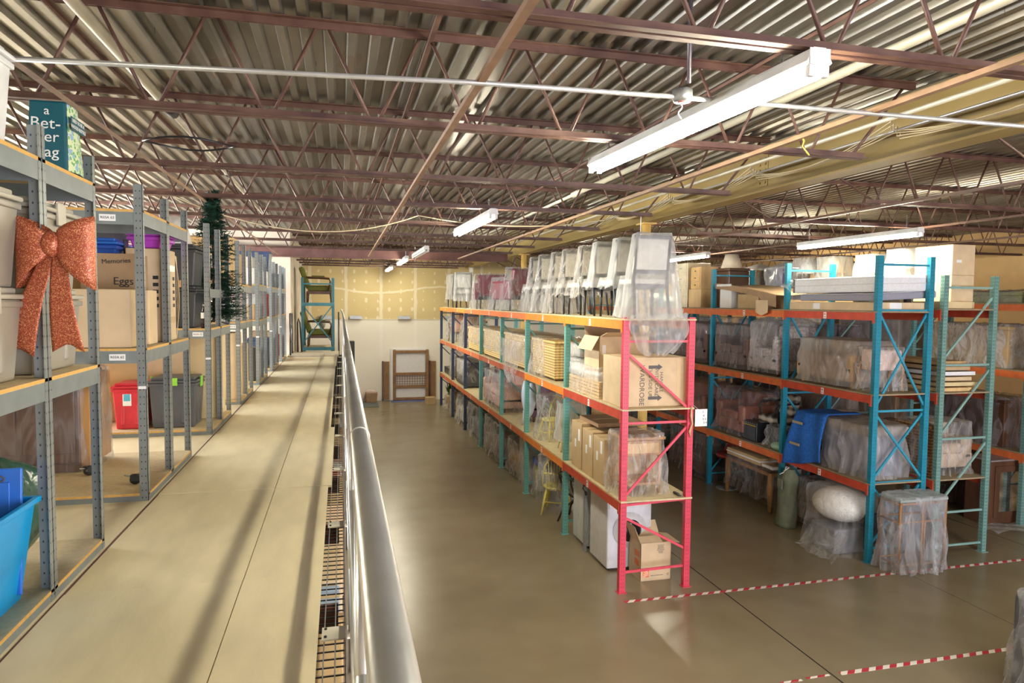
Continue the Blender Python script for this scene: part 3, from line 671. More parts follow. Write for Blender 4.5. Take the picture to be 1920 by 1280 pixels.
lev = [[2.255, 3.235, 4.225], [2.255, 3.26, 4.20], [2.255, 3.30], [2.255, 3.30, 3.80], [2.255, 3.27, 3.85], [2.255, 3.27, 3.85], [2.255, 3.27, 3.85]]
un = 0
for ri, r0 in enumerate(rows):
    for k, (a, c) in enumerate(zip(r0[:-1], r0[1:])):
        tg = None
        if ri == 1 and k == 0: tg = {2: ('R03A 63', -1.515, 1), 1: ('R03A 62', -1.475, 1)}
        if ri == 2 and k == 0: tg = {1: ('R03A 52', -1.42, 1)}
        if ri == 3 and k == 0: tg = {1: ('R03A 42', -1.40, 1), 2: ('R03A 43', -1.40, 1)}
        shelf_unit(a, c, lev[ri], 'grey perforated steel shelving unit beside the walkway, %s from the camera' % ORD[un], tags=tg, ties=(3.66,) if ri == 2 else ()); un += 1

# ------------------------------------------------------------------ generic goods
def carton(label, x0, x1, y0, y1, z0, z1, m=CARD, cat='box', group=None, tape='x', labels=(), name='cardboard_box', rz=0, flaps=False):
    t = thing(name, label, cat, group)
    if not flaps: MB().box(x0, x1, y0, y1, z0, z1).build('carton', m, t, bevel=.006)
    else:
        b = MB(); w_ = .005
        b.box(x0, x1, y0, y0 + w_, z0, z1).box(x0, x1, y1 - w_, y1, z0, z1).box(x0, x0 + w_, y0, y1, z0, z1).box(x1 - w_, x1, y0, y1, z0, z1).box(x0, x1, y0, y1, z0, z0 + w_); b.build('carton', m, t)
        MB().box(x0 + .006, x1 - .006, y0 + .006, y1 - .006, z0 + .006, z0 + .01).build('inside', CIN, t)
        for (cx, cy, ax, ang, hw, dp) in flaps:
            M = Matrix.Translation((cx, cy, z1)) @ Matrix.Rotation(ang, 4, ax)
            if ax == 'X': MB().box(-hw, hw, -.003, .003, 0, dp, M=M).build('flap', m, t)
            else: MB().box(-.003, .003, -hw, hw, 0, dp, M=M).build('flap', m, t)
    e = .0012
    if tape == 'x' and not flaps: ym = (y0 + y1) / 2; MB().box(x0 + .002, x1 - .002, ym - .025, ym + .025, z1, z1 + e).build('packing_tape', TAPE, t)
    if tape == 'y' and not flaps: xm = (x0 + x1) / 2; MB().box(xm - .025, xm + .025, y0 - e, y1 + e, z1, z1 + e).box(xm - .025, xm + .025, y0 - e, y0, z1 - .09, z1).build('packing_tape', TAPE, t)
    for (fx, u, v, w_, h_) in labels:      # stickers: face, centre, size
        if fx == '-x': MB().box(x0 - e, x0, u - w_ / 2, u + w_ / 2, v - h_ / 2, v + h_ / 2).build('sticker', WLAB, t)
        if fx == '+x': MB().box(x1, x1 + e, u - w_ / 2, u + w_ / 2, v - h_ / 2, v + h_ / 2).build('sticker', WLAB, t)
        if fx == '-y': MB().box(u - w_ / 2, u + w_ / 2, y0 - e, y0, v - h_ / 2, v + h_ / 2).build('sticker', WLAB, t)
    return settle(t)
def tote(label, x0, x1, y0, y1, z0, z1, m, lid=None, group=None, latch=None, tap=.03, lidh=.05, rim=True, cat='storage bin', name='storage_tote', rib=True, sticker=None):
    t = thing(name, label, cat, group); zl = z1 - (lidh if lid else 0)
    b = MB(); b.box(x0 + tap, x1 - tap, y0 + tap, y1 - tap, z0, zl, tap=tap * .85); 
    if rib:
        for f in (.3, .7):
            xm = x0 + (x1 - x0) * f; b.box(xm - .02, xm + .02, y0 + tap * .45, y1 - tap * .45, z0 + .04, zl - .06)
            ym = y0 + (y1 - y0) * f; b.box(x0 + tap * .45, x1 - tap * .45, ym - .02, ym + .02, z0 + .04, zl - .06)
    b.build('body', m, t, bevel=.012)
    if rim: MB().box(x0 - .004, x1 + .004, y0 - .004, y1 + .004, zl - .035, zl - .008).build('rim', m, t, bevel=.006)
    if lid:
        MB().box(x0 - .01, x1 + .01, y0 - .01, y1 + .01, zl, zl + lidh * .45).box(x0 + .02, x1 - .02, y0 + .02, y1 - .02, zl + lidh * .45, z1).build('lid', lid, t, bevel=.008)
    if latch:
        for ss in (0, 1):
            xa = x1 + .004 if ss else x0 - .016; MB().box(xa, xa + .012, (y0 + y1) / 2 - .05, (y0 + y1) / 2 + .05, zl - .06, z1).build('latch', latch, t, bevel=.003)
        MB().box((x0 + x1) / 2 - .05, (x0 + x1) / 2 + .05, y0 - .016, y0 - .004, zl - .03, z1 - .0).build('latch', latch, t, bevel=.003)
    if sticker: MB().box(*sticker[0]).build('sticker', WLAB, t); MB().box(*sticker[1]).build('sticker_print', sticker[2], t)
    return settle(t)
BEIGE = mat('beige_plastic', (.33, .30, .24), .38, 0, .04); BEIGEL = mat('beige_lid', (.48, .45, .36), .4, 0, .04)
WPL = mat('white_plastic', (.78, .78, .76), .35); BLUE1 = mat('bright_blue_plastic', (.0, .27, .62), .3, 0, .05); BLUE2 = mat('blue_lid_plastic', (.03, .16, .62), .3, 0, .05)
REDP2 = mat('red_plastic', (.62, .03, .05), .35); GRYP = mat('charcoal_plastic', (.085, .09, .10), .4); LIME = mat('lime_latch', (.28, .65, .05), .4); PURP = mat('purple_plastic', (.45, .06, .48), .35); NAVYT = mat('navy_plastic', (.035, .055, .12), .4)
z = 4.227
tote('big white storage tote on the top shelf at the upper left corner', -2.0, -1.375, 2.93, 3.46, z, 4.67, WPL, WPL, rib=False)
# shopping bag
t = thing('shopping_bag', 'teal reusable shopping bag with white lettering and green floral side', 'shopping bag')
TEAL = mat('teal_bag_cloth', (.0, .075, .10), .5, 0, .1, 8)
def flor():
    m, nt, out = nodes('floral_print'); b = N(nt, 'ShaderNodeBsdfPrincipled'); b.inputs['Roughness'].default_value = .55
    tc = N(nt, 'ShaderNodeTexCoord'); v = N(nt, 'ShaderNodeTexVoronoi', i_Scale=42.); L(nt, tc.outputs['Object'], v.inputs['Vector'])
    c = mixc(nt, math_(nt, 'GREATER_THAN', v.outputs['Distance'], .42), (.12, .36, .12), (.62, .70, .42)); sp = N(nt, 'ShaderNodeSeparateColor'); L(nt, v.outputs['Color'], sp.inputs[0])
    c = mixc(nt, math_(nt, 'GREATER_THAN', sp.outputs[0], .8), c, (.25, .42, .62)); L(nt, c, b.inputs['Base Color']); L(nt, b.outputs[0], out.inputs[0]); return m
FLO = flor()
x0, x1, y0, y1 = -1.535, -1.345, 3.95, 4.19; zb, zt = z, 4.60
MB().box(x0, x1, y0, y1, zb, zt, tap=-.012, tapy=-.035).build('bag_body', TEAL, t, bevel=.012)
MB().grid([[(x1 + .001 - .012 * f, y0 + .012 + (.035 * f), zb + .02 + (zt - zb - .03) * f), (x1 + .016 - .018 * f, (y0 + y1) / 2, zb + .02 + (zt - zb - .03) * f), (x1 + .001 - .012 * f, y1 - .012 - .035 * f, zb + .02 + (zt - zb - .03) * f)] for f in [i / 6 for i in range(7)]]).build('floral_side_panel', FLO, t, smooth=True)
MB().box(x1 + .012, x1 + .015, y0 + .03, y1 - .03, zb + .235, zb + .30).build('side_band', TEAL, t)
WTX = mat('cream_print', (.75, .74, .68), .6)
for s_, zz, sz, xx in (('a', 4.545, .062, -1.425), ('Bet-', 4.48, .082, -1.43), ('ter', 4.412, .078, -1.415), ('bag', 4.335, .078, -1.42)): text(s_, t, Matrix.Translation((xx - .015, y0 - .004 + (zz - zb) * .035 / .38, zz)) @ Matrix.Rotation(R(85), 4, 'X'), sz, WTX)
text('USED TO BE A', t, face_px(x1 + .016, 4.07, zb + .282), .026, WTX); text('WASTED BOTTLE', t, face_px(x1 + .016, 4.07, zb + .252), .026, WTX)
settle(t)
# beige totes on the middle shelf
z = 3.237
k = 0
for (ya, yb) in ((2.88, 3.46), (3.60, 4.16)):
    for (za, zb_) in ((z, z + .405), (z + .406, z + .83)):
        tote('beige lidded tote, %s of the %s stack behind the orange bow' % ('lower' if za == z else 'upper', 'nearer' if ya < 3 else 'farther'), -2.05, -1.365, ya, yb, za, zb_, BEIGE, BEIGEL, group='beige totes', latch=BEIGEL); k += 1
# bottom: blue bin with lid, green bag
t = thing('storage_bin', 'bright blue open plastic bin on the bottom shelf at lower left', 'storage bin')
b = MB(); x0, x1, y0, y1, z0, z1 = -1.95, -1.345, 3.0, 3.46, 2.258, 2.70
b.box(x0 + .05, x1 - .05, y0 + .05, y1 - .05, z0, z0 + .01)
rws = []
for f in [0, .2, .5, .8, 1.]:
    e = .05 * (1 - f); rws.append([(x0 + e, y0 + e, z0 + (z1 - z0) * f), (x1 - e, y0 + e, z0 + (z1 - z0) * f), (x1 - e, y1 - e, z0 + (z1 - z0) * f), (x0 + e, y1 - e, z0 + (z1 - z0) * f)])
b.grid(rws, wrap=True); b.build('body', BLUE1, t, bevel=.02, solid=.004)
b = MB(); 
for a in ((x0 - .02, x1 + .02, y0 - .02, y0 + .006), (x0 - .02, x1 + .02, y1 - .006, y1 + .02), (x0 - .02, x0 + .006, y0, y1), (x1 - .006, x1 + .02, y0, y1)): b.box(*a, z1 - .022, z1 + .004)
b.build('rim', BLUE1, t, bevel=.006); settle(t)
t = thing('bin_lid', 'darker blue plastic lid standing upright inside the blue bin', 'lid')
M = Matrix.Translation((-1.655, 3.37, 2.29)) @ Matrix.Rotation(R(-4), 4, 'X')
MB().box(-.30, .285, -.008, .008, 0, .56, M=M).build('lid_panel', BLUE2, t, bevel=.006)
MB().box(-.25, .24, -.014, -.008, .05, .50, M=M).build('raised_panel', BLUE2, t, bevel=.006)
MB().tube([M @ Vector((.19 + .03 * math.cos(a), -.012, .515 + .014 * math.sin(a))) for a in [i * math.pi / 6 for i in range(12)]], .004, 6, closed=True).build('handle_slot', GRYP, t); settle(t)
b = blob((-1.70, 3.84, 2.53), (.25, .24, .28), 3, 48, 30, .14, zmin=2.258, ns=9); t = thing('bag', 'stuffed dark green plastic bag on the bottom shelf behind the blue bin', 'bag')
b.build('bag_body', mat('green_bag', (.03, .085, .06), .22, 0, .3, 9, bump=1., bscale=9), t, True)
MB().lathe([(.03, 2.76), (.02, 2.80), (.05, 2.86), (.03, 2.88)], (-1.72, 3.85, 0), 12).build('knotted_neck', bpy.data.materials['green_bag'], t, True); settle(t)
# brown furniture wrapped in film
t = thing('wrapped_cabinet', 'dark brown wooden cabinet wrapped in clear film on the bottom shelf', 'cabinet')
MB().box(-3.2, -1.96, 5.86, 6.4, 2.32, 3.02).build('cabinet_body', DWOOD, t, bevel=.01)
for i in range(3): MB().box(-3.15 + i * .4, -2.79 + i * .4, 5.845, 5.86, 2.40, 2.96).build('door_panel', DWOOD, t, bevel=.006)
MB().box(-3.2, -1.96, 5.85, 6.41, 2.26, 2.32).build('plinth', DWOOD, t)
MB().box(-1.96, -1.90, 5.87, 6.38, 2.30, 3.0).build('corner_post', WOOD, t)
wrap(t, -3.21, -1.90, 5.84, 6.41, 2.262, 3.03, F4, .02, .02, seed=8); settle(t)
def caster(x, y, z, lab, rz=0):
    t = thing('caster', lab, 'caster wheel'); 
    w1 = MB().lathe([(.012, -.018), (.036, -.016), (.038, -.006), (.038, .006), (.036, .016), (.012, .018)], n=20).build('wheel', BLK, t, True); w1.data.transform(Matrix.Rotation(R(90), 4, 'X'))
    MB().box(-.03, .03, -.024, -.019, -.012, .030).box(-.03, .03, .019, .024, -.012, .03).box(-.03, .03, -.024, .024, .028, .034).build('housing', DARK, t, bevel=.004)
    MB().tube([(-.03, 0, .02), (-.075, 0, .03)], .005, 8).build('stem', GAL, t, True)
    for o in t.children: o.data.transform(Matrix.Rotation(rz, 4, 'Z')); o.data.transform(Matrix.Translation((x, y, z + .038)))
    settle(t)
caster(-1.45, 5.38, 2.257, 'black twin caster wheel lying loose on the bottom shelf by the walkway'); caster(-1.86, 5.72, 2.257, 'black caster wheel at the foot of the wrapped brown cabinet', 1.)
# row 2 middle shelf
z = 3.262
carton('tan cardboard box in front of the handwritten box, on the middle shelf', -1.76, -1.40, 5.16, 5.42, z, z + .40, CARD2)
carton('small pinkish cardboard box beside the beige totes on the middle shelf', -2.16, -1.80, 5.16, 5.5, z, z + .39, CARD)
t = thing('cardboard_box', 'cardboard box with handwritten words Memories and Eggs on the middle shelf', 'box')
MB().box(-1.80, -1.425, 5.46, 5.72, z, z + .66).build('carton', CARD3, t, bevel=.005)
text('Memories', t, face_y(-1.565, 5.458, z + .605, R(4)), .047); text('Eggs', t, face_y(-1.52, 5.458, z + .46), .078); settle(t)
carton('narrow upright taped cardboard box behind the shelf post, middle shelf', -1.42, -1.36, 5.47, 5.70, z, z + .40, CARD2)
t = thing('cardboard_box', 'tall taped cardboard box with a column of black squares on its side', 'box')
MB().box(-1.62, -1.345, 5.88, 6.24, z, z + .73).build('carton', CARD2, t, bevel=.006)
for i in range(5): MB().box(-1.345, -1.3435, 6.14, 6.20, z + .27 + i * .055, z + .298 + i * .055).build('black_square', INK, t)
for i in range(5): MB().box(-1.43, -1.39, 5.8785, 5.88, z + .27 + i * .055, z + .298 + i * .055).build('black_square', INK, t)
MB().box(-1.345, -1.3435, 5.90, 6.22, z + .56, z + .61).box(-1.345, -1.3435, 5.90, 6.22, z + .14, z + .19).build('packing_tape', TAPE, t); settle(t)
t = thing('cardboard_box', 'warped open cardboard carton bulging beside the tall box, middle shelf', 'box')
MB().grid([[(-1.36 + .03 * math.sin(f * 3.1), 6.30 + .05 * math.sin(f * 3) * g_, z + .70 * f) for g_ in (0, .0)] + [(-1.38, 6.46, z + .70 * f)] for f in [i / 8 for i in range(9)]]).build('bulging_side', CARDY, t, True, solid=.006)
MB().box(-1.9, -1.40, 6.30, 6.47, z, z + .66).build('carton', CARD, t, bevel=.006); MB().box(-1.352, -1.345, 6.40, 6.45, z + .44, z + .50).build('wood_tab', WOOD, t); settle(t)
carton('plain cardboard box under the blue and purple totes', -2.6, -1.64, 5.80, 6.28, z, z + .60, CARD)
tote('blue lidded tote high on the shelf beside the purple one', -2.3, -1.66, 5.82, 6.20, z + .602, z + .80, mat('royal_blue', (.02, .09, .45), .35), BLUE2, latch=DARK)
tote('purple plastic tote lying over the tall cardboard box', -1.61, -1.36, 5.9, 6.3, z + .735, z + .88, PURP, PURP, rib=False)
# row 3 bottom + mid
z = 2.257
tote('red plastic tote with a blue and white sticker on the bottom shelf', -2.27, -1.955, 7.66, 8.05, z, 2.73, REDP2, REDP2, sticker=((-2.17, -2.09, 7.668, 7.672, 2.50, 2.64), (-2.16, -2.10, 7.6655, 7.668, 2.55, 2.62), mat('sticker_blue', (.1, .45, .65), .5)))
tote('charcoal grey tote with a lime green latch on the bottom shelf', -1.93, -1.47, 7.66, 8.10, z, 2.78, GRYP, GRYP, latch=LIME)
carton('large plain carton behind the red tote', -2.95, -2.12, 8.20, 8.74, z, 3.19, CARD); carton('large plain carton behind the charcoal tote', -2.10, -1.66, 8.20, 8.74, z, 3.2, CARD2)
carton('tall thin tan carton at the walkway end of the third row', -1.64, -1.36, 8.22, 8.76, z, 3.2, CARDY, labels=[('+x', 8.5, 2.38, .18, .13)])
z = 3.302
tote('black tote, lower of the stack carrying the lampshade', -2.05, -1.44, 7.58, 8.05, z, z + .43, DARK, DARK, rib=False); tote('black tote, upper of the stack carrying the lampshade', -2.05, -1.44, 7.58, 8.05, z + .432, z + .86, DARK, DARK, rib=False)
t = thing('lampshade', 'off-white cone lampshade standing on the black totes', 'lampshade')
MB().lathe([(.17, z + .865), (.10, z + 1.15)], (-1.68, 7.8, 0), 32, cap=False).build('shade', mat('lampshade_cloth', (.78, .74, .66), .8), t, True, solid=.002); MB().lathe([(.02, z + 1.12), (.02, z + 1.13)], (-1.68, 7.8, 0), 12).box(-1.78, -1.58, 7.797, 7.803, z + 1.122, z + 1.128).build('spider_ring', BLK, t); settle(t)
t = thing('bottle', 'small bottle of dark cola with a white label on the shelf edge', 'bottle')
MB().lathe([(.028, z), (.033, z + .01), (.033, z + .07), (.029, z + .10), (.033, z + .13), (.032, z + .17), (.014, z + .215), (.013, z + .225)], (-1.365, 7.57, 0), 20).build('bottle_body', mat('cola', (.02, .004, .01), .08), t, True)
MB().lathe([(.0335, z + .10), (.034, z + .105), (.034, z + .155), (.0335, z + .16)], (-1.365, 7.57, 0), 20, cap=False).build('paper_label', WLAB, t, True); MB().lathe([(.015, z + .225), (.015, z + .245)], (-1.365, 7.57, 0), 14).build('cap', WPL, t, True); settle(t)
# christmas tree
t = thing('christmas_tree', 'dark green artificial christmas tree standing on the shelf', 'artificial tree')
gx, gy, gz, gh = -1.43, 8.50, 3.302, 1.5
MB().tube([(gx, gy, gz + .03), (gx, gy, gz + gh)], .014, 8).build('trunk', DWOOD, t, True)
b = MB()
for a in range(3): b.bar((gx, gy, gz + .06), (gx + .16 * math.cos(a * 2.1), gy + .16 * math.sin(a * 2.1), gz + .008), .015, .015)
b.build('stand', DARK, t)
b = MB(); g = random.Random(5)
for i in range(900):
    f = g.random() ** 1.5; zz = gz + .12 + f * (gh - .12); rr = (.32 * (1 - f) ** .8 + .05) * g.uniform(.45, 1.1); a = g.uniform(0, 6.28)
    p = Vector((gx, gy, zz)); q = Vector((gx + rr * math.cos(a), gy + rr * math.sin(a), zz + g.uniform(-.08, .06)))
    dd = (q - p).normalized(); sd = dd.cross(Vector((0, 0, 1))).normalized()
    for s_ in range(9):
        c = p.lerp(q, .35 + .65 * s_ / 8)
        for e in (-1, 1):
            tip = c + sd * e * .05 + dd * .03 + Vector((0, 0, g.uniform(-.02, .025))); k0 = len(b.v); b.v += [c - dd * .01, c + dd * .01, tip]; b.face((k0, k0 + 1, k0 + 2))
b.build('foliage', mat('fir_needles', (.015, .06, .035), .6, 0, .5, 20), t); settle(t)
# rest of the rows
SILV = mat('silvery_tub', (.62, .64, .64), .3)
MILK = mat('milky_plastic', (.66, .64, .52), .3)
def bulk(defs):
    for (lab, x0, x1, y0, y1, z0, z1, m, kind) in defs:
        (carton if kind == 'c' else tote)(lab, x0, x1, y0, y1, z0, z1, m, *([m] if kind == 't' else []))
REDC = mat('red_cloth', (.30, .02, .03), .6); LGY = mat('light_grey_box', (.6, .58, .55), .6); PNKC = mat('pale_pink', (.66, .52, .48), .7)
bulk([
 ('milky plastic tub beside the christmas tree', -2.3, -1.95, 8.22, 8.7, 3.302, 3.55, MILK, 't'),
 ('white plastic tub at the edge of the fourth row', -1.72, -1.36, 9.68, 10.1, 3.302, 3.55, SILV, 't'),
 ('milky tub behind the white one in the fourth row', -2.3, -1.76, 9.68, 10.1, 3.302, 3.56, MILK, 't'),
 ('brown wooden crate upright on the top of the fourth row', -1.95, -1.38, 9.72, 10.2, 3.802, 4.42, LWOOD, 'c'),
 ('brown carton second on top of the fourth row', -1.9, -1.4, 10.35, 10.85, 3.802, 4.25, CARD, 'c'),
 ('plain tan carton at the bottom of the fourth row', -2.3, -1.36, 9.7, 10.2, 2.257, 3.15, CARD2, 'c'),
 ('yellowish thin board carton at the bottom of the fourth row', -1.5, -1.36, 10.34, 10.9, 2.257, 2.95, CARDY, 'c'),
 ('pale pink cloth bundle box in the fourth row', -1.75, -1.37, 10.38, 10.8, 3.302, 3.7, PNKC, 'c'),
 ('white carton on the top of the fifth row', -1.8, -1.37, 11.9, 12.3, 3.852, 4.12, WLAB, 'c'),
 ('grey carton stacked on the white one, fifth row', -1.8, -1.4, 11.9, 12.3, 4.122, 4.3, LGY, 'c'),
 ('white bin second on top of the fifth row', -1.8, -1.37, 12.5, 12.95, 3.852, 4.25, LGY, 't'),
 ('tan carton with a zero label in the fifth row', -1.72, -1.37, 11.88, 12.35, 3.272, 3.52, CARD, 'c'),
 ('grey plastic bin beside the shelf post, fifth row', -1.8, -1.38, 12.5, 12.95, 3.272, 3.7, SILV, 't'),
 ('black bag shaped box low in the fifth row', -1.9, -1.38, 11.9, 12.35, 2.257, 2.8, DARK, 'c'),
 ('pale bin low in the fifth row', -1.8, -1.38, 12.5, 12.95, 2.257, 2.75, LGY, 't'),
 ('red tote in the sixth row', -1.8, -1.38, 14.1, 14.55, 3.272, 3.72, REDC, 't'),
 ('dark red box in the sixth row', -1.8, -1.38, 14.75, 15.2, 3.272, 3.6, REDC, 'c'),
 ('dark tote low in the sixth row', -1.8, -1.38, 14.1, 14.55, 2.257, 2.85, NAVYT, 't'),
 ('brown carton low in the sixth row', -1.8, -1.38, 14.75, 15.25, 2.257, 2.95, CARD3, 'c'),
 ('light carton on top of the sixth row', -1.8, -1.38, 14.1, 14.6, 3.852, 4.15, LGY, 'c'),
 ('grey tub on top of the seventh row', -1.8, -1.38, 16.3, 16.8, 3.852, 4.2, GRYP, 't'),
 ('brown carton in the seventh row', -1.8, -1.38, 16.3, 16.8, 3.272, 3.7, CARD3, 'c'),
 ('dark red tote low in the seventh row', -1.8, -1.38, 16.3, 16.8, 2.257, 2.8, REDC, 't'),
])
for zz in (4.0,):
    t = thing('storage_tub', 'big navy tub sitting high above the far grey shelves', 'tub')
    MB().box(-1.98, -1.45, 14.72, 15.25, 4.17, 4.56, tap=.05).build('body', NAVYT, t, bevel=.02); MB().box(-2.05, -1.38, 14.65, 15.32, 4.54, 4.575).build('rim', NAVYT, t, bevel=.008); settle(t)
carton('light carton carrying the big navy tub', -1.95, -1.42, 14.75, 15.25, 3.852, 4.168, LGY)
# black hand rail of the stair at the walkway end
t = thing('stair_rail', 'dark steel ladder-like hand rail beside the partition wall', 'hand rail')
MB().tube([(-1.22, 17.62, 2.2), (-1.22, 17.62, 3.27)], .02, 8).build('post', BLK, t, True); MB().tube([(-1.22, 18.3, 2.2), (-1.22, 18.3, 3.27)], .02, 8).build('post', BLK, t, True)
for zz in (2.55, 2.9, 3.26): MB().tube([(-1.22, 17.62, zz), (-1.22, 18.3, zz)], .015, 8).build('rung', BLK, t, True)
settle(t)
t = thing('safety_gate', 'narrow curved black gate hoop beside the hand rail', 'gate')
MB().tube([(-1.1, 18.6, 2.24), (-1.1, 18.6, 3.0), (-1.08, 18.6, 3.12), (-1.04, 18.6, 3.0), (-1.0, 18.6, 2.24)], .02, 8).build('hoop', BLK, t, True); settle(t)
# orange bow
GLIT = None
def glitter():
    m, nt, out = nodes('orange_glitter'); b = N(nt, 'ShaderNodeBsdfPrincipled'); b.inputs['Roughness'].default_value = .45; b.inputs['Metallic'].default_value = .25
    tc = N(nt, 'ShaderNodeTexCoord'); v = N(nt, 'ShaderNodeTexVoronoi', i_Scale=420.); L(nt, tc.outputs['Object'], v.inputs['Vector']); sp = N(nt, 'ShaderNodeSeparateColor'); L(nt, v.outputs['Color'], sp.inputs[0])
    c = mixc(nt, math_(nt, 'GREATER_THAN', sp.outputs[0], .82), (.43, .095, .038), (.88, .40, .2)); c = mixc(nt, math_(nt, 'LESS_THAN', sp.outputs[0], .25), c, (.30, .055, .03)); L(nt, c, b.inputs['Base Color']); L(nt, b.outputs[0], out.inputs[0]); return m
GLIT = glitter()
t = thing('bow', 'large glittery orange ribbon bow tied to the nearest shelf post', 'bow')
def ribbon(name, fn, nu=14, nv=7):
    MB().grid([[fn(i / nu, j / nv * 2 - 1) for j in range(nv + 1)] for i in range(nu + 1)]).build(name, GLIT, t, True, solid=.0015)
def loop(s_, droop):
    def fn(u, v):      # u: once round the loop, v: across the ribbon
        a = u * 2 * math.pi; reach = (1 - math.cos(a)) / 2; wd = .04 + .105 * reach ** .8
        return (s_ * (.015 + .155 * reach), -.03 - .055 * math.sin(a) * (1 - .3 * reach) , .0 + wd * v + droop * reach - .03 * reach * abs(v))
    return fn
ribbon('left_loop', loop(-1, .0), 24); ribbon('right_loop', loop(1, -.005), 24)
def tail(sx, ln, tw):
    def fn(u, v):
        z_ = -.02 - ln * u; e = 0
        if u > .98: z_ += -.035 * abs(v) + .03
        return (sx * .02 + tw * u + (.03 + .040 * u) * v, -.035 - .02 * math.sin(u * 3), z_)
    return fn
ribbon('left_tail', tail(-1, .42, -.15), 12); ribbon('right_tail', tail(1, .40, .03), 12)
blob((0, -.05, .0), (.04, .04, .05), 2, 20, 12, .03).build('knot', GLIT, t, True)
place(t, (-1.215, 3.455, 3.835), R(-16)); t.scale = (1.05, 1.0, 1.12)

# ------------------------------------------------------------------ furniture builders (local: front towards -Y, centred, feet at z=0)
def dining_chair(label, fr, cl, group=None, h=1.04):
    t = thing('dining_chair', label, 'chair', group); w_ = .24
    MB().box(-w_, w_, -.24, .22, .42, .49).build('seat', cl, t, bevel=.02)
    MB().box(-w_ + .0, w_, -.25, .23, .37, .42).build('seat_frame', fr, t)
    M = Matrix.Translation((0, .21, .46)) @ Matrix.Rotation(R(-9), 4, 'X')
    MB().box(-w_ + .04, w_ - .04, -.02, .02, .14, h - .50, M=M).build('backrest', cl, t, bevel=.012)
    MB().box(-w_ + .03, w_ - .03, -.016, .016, h - .52, h - .46, M=M).box(-w_ + .03, w_ - .03, -.016, .016, .09, .14, M=M).build('back_rail', fr, t, bevel=.006)
    for s_ in (-1, 1):
        MB().tube([M @ Vector((s_ * (w_ - .02), 0, h - .46)), M @ Vector((s_ * (w_ - .02), 0, 0)), (s_ * (w_ - .02), .26, .2), (s_ * (w_ - .01), .31, .0)], [.02, .024, .021, .015], 8).build('rear_leg', fr, t, True)
        MB().tube([(s_ * (w_ - .03), -.21, .40), (s_ * (w_ - .03), -.22, 0)], [.026, .015], 8).build('front_leg', fr, t, True)
    return t
def armchair(label, up, wd, w_=.72, d=.75, h=1.05, sh=.44, group=None, name='armchair', open_arms=True, tilt=12):
    t = thing(name, label, 'armchair', group); hw = w_ / 2
    MB().box(-hw + .07, hw - .07, -d / 2, d / 2 - .12, sh - .12, sh + .04).build('seat_cushion', up, t, bevel=.04)
    MB().box(-hw + .04, hw - .04, -d / 2 + .02, d / 2 - .1, sh - .2, sh - .12).build('seat_frame', wd, t)
    M = Matrix.Translation((0, d / 2 - .16, sh - .05)) @ Matrix.Rotation(R(-tilt), 4, 'X')
    MB().box(-hw + .08, hw - .08, -.06, .07, 0, h - sh + .05, M=M).build('backrest', up, t, bevel=.04)
    for s_ in (-1, 1):
        x = s_ * (hw - .035)
        if open_arms:
            MB().tube([(x, d / 2 - .1, sh + .26), (x, .0, sh + .26), (x, -d / 2 + .1, sh + .24), (x, -d / 2 + .06, sh + .15), (x * .98, -d / 2 + .12, sh - .1)], .024, 8).build('armrest', wd, t, True)
            MB().box(x - .03, x + .03, -.18, .16, sh + .27, sh + .31).build('arm_pad', up, t, bevel=.012)
        else: MB().box(x - .06, x + .05, -d / 2 + .04, d / 2 - .05, sh - .2, sh + .22).build('armrest', up, t, bevel=.03)
        for y in (-d / 2 + .06, d / 2 - .12): MB().tube([(x * .93, y, sh - .16), (x * .96, y * 1.05, 0)], [.03, .018], 8).build('leg', wd, t, True)
    return t
def sofa(label, up, w_=1.6, d=.80, h=.8, name='sofa', group=None, feet=DWOOD, seats=2):
    t = thing(name, label, 'sofa', group); hw = w_ / 2
    MB().box(-hw, hw, -d / 2, d / 2, .10, .32).build('base', up, t, bevel=.03)
    MB().box(-hw + .04, hw - .04, d / 2 - .24, d / 2, .30, h).build('backrest', up, t, bevel=.06)
    for s_ in (-1, 1): a, c = sorted((s_ * hw, s_ * (hw - .18))); MB().box(a, c, -d / 2, d / 2 - .05, .2, h * .76).build('armrest', up, t, bevel=.05)
    cw = (w_ - .4) / seats
    for i in range(seats): MB().box(-hw + .2 + i * cw + .006, -hw + .2 + (i + 1) * cw - .006, -d / 2 + .0, d / 2 - .22, .31, .47).build('seat_cushion', up, t, bevel=.04)
    for x in (-hw + .08, hw - .08):
        for y in (-d / 2 + .08, d / 2 - .08): MB().lathe([(.022, 0), (.03, .1)], (x, y, 0), 10).build('foot', feet, t, True)
    return t
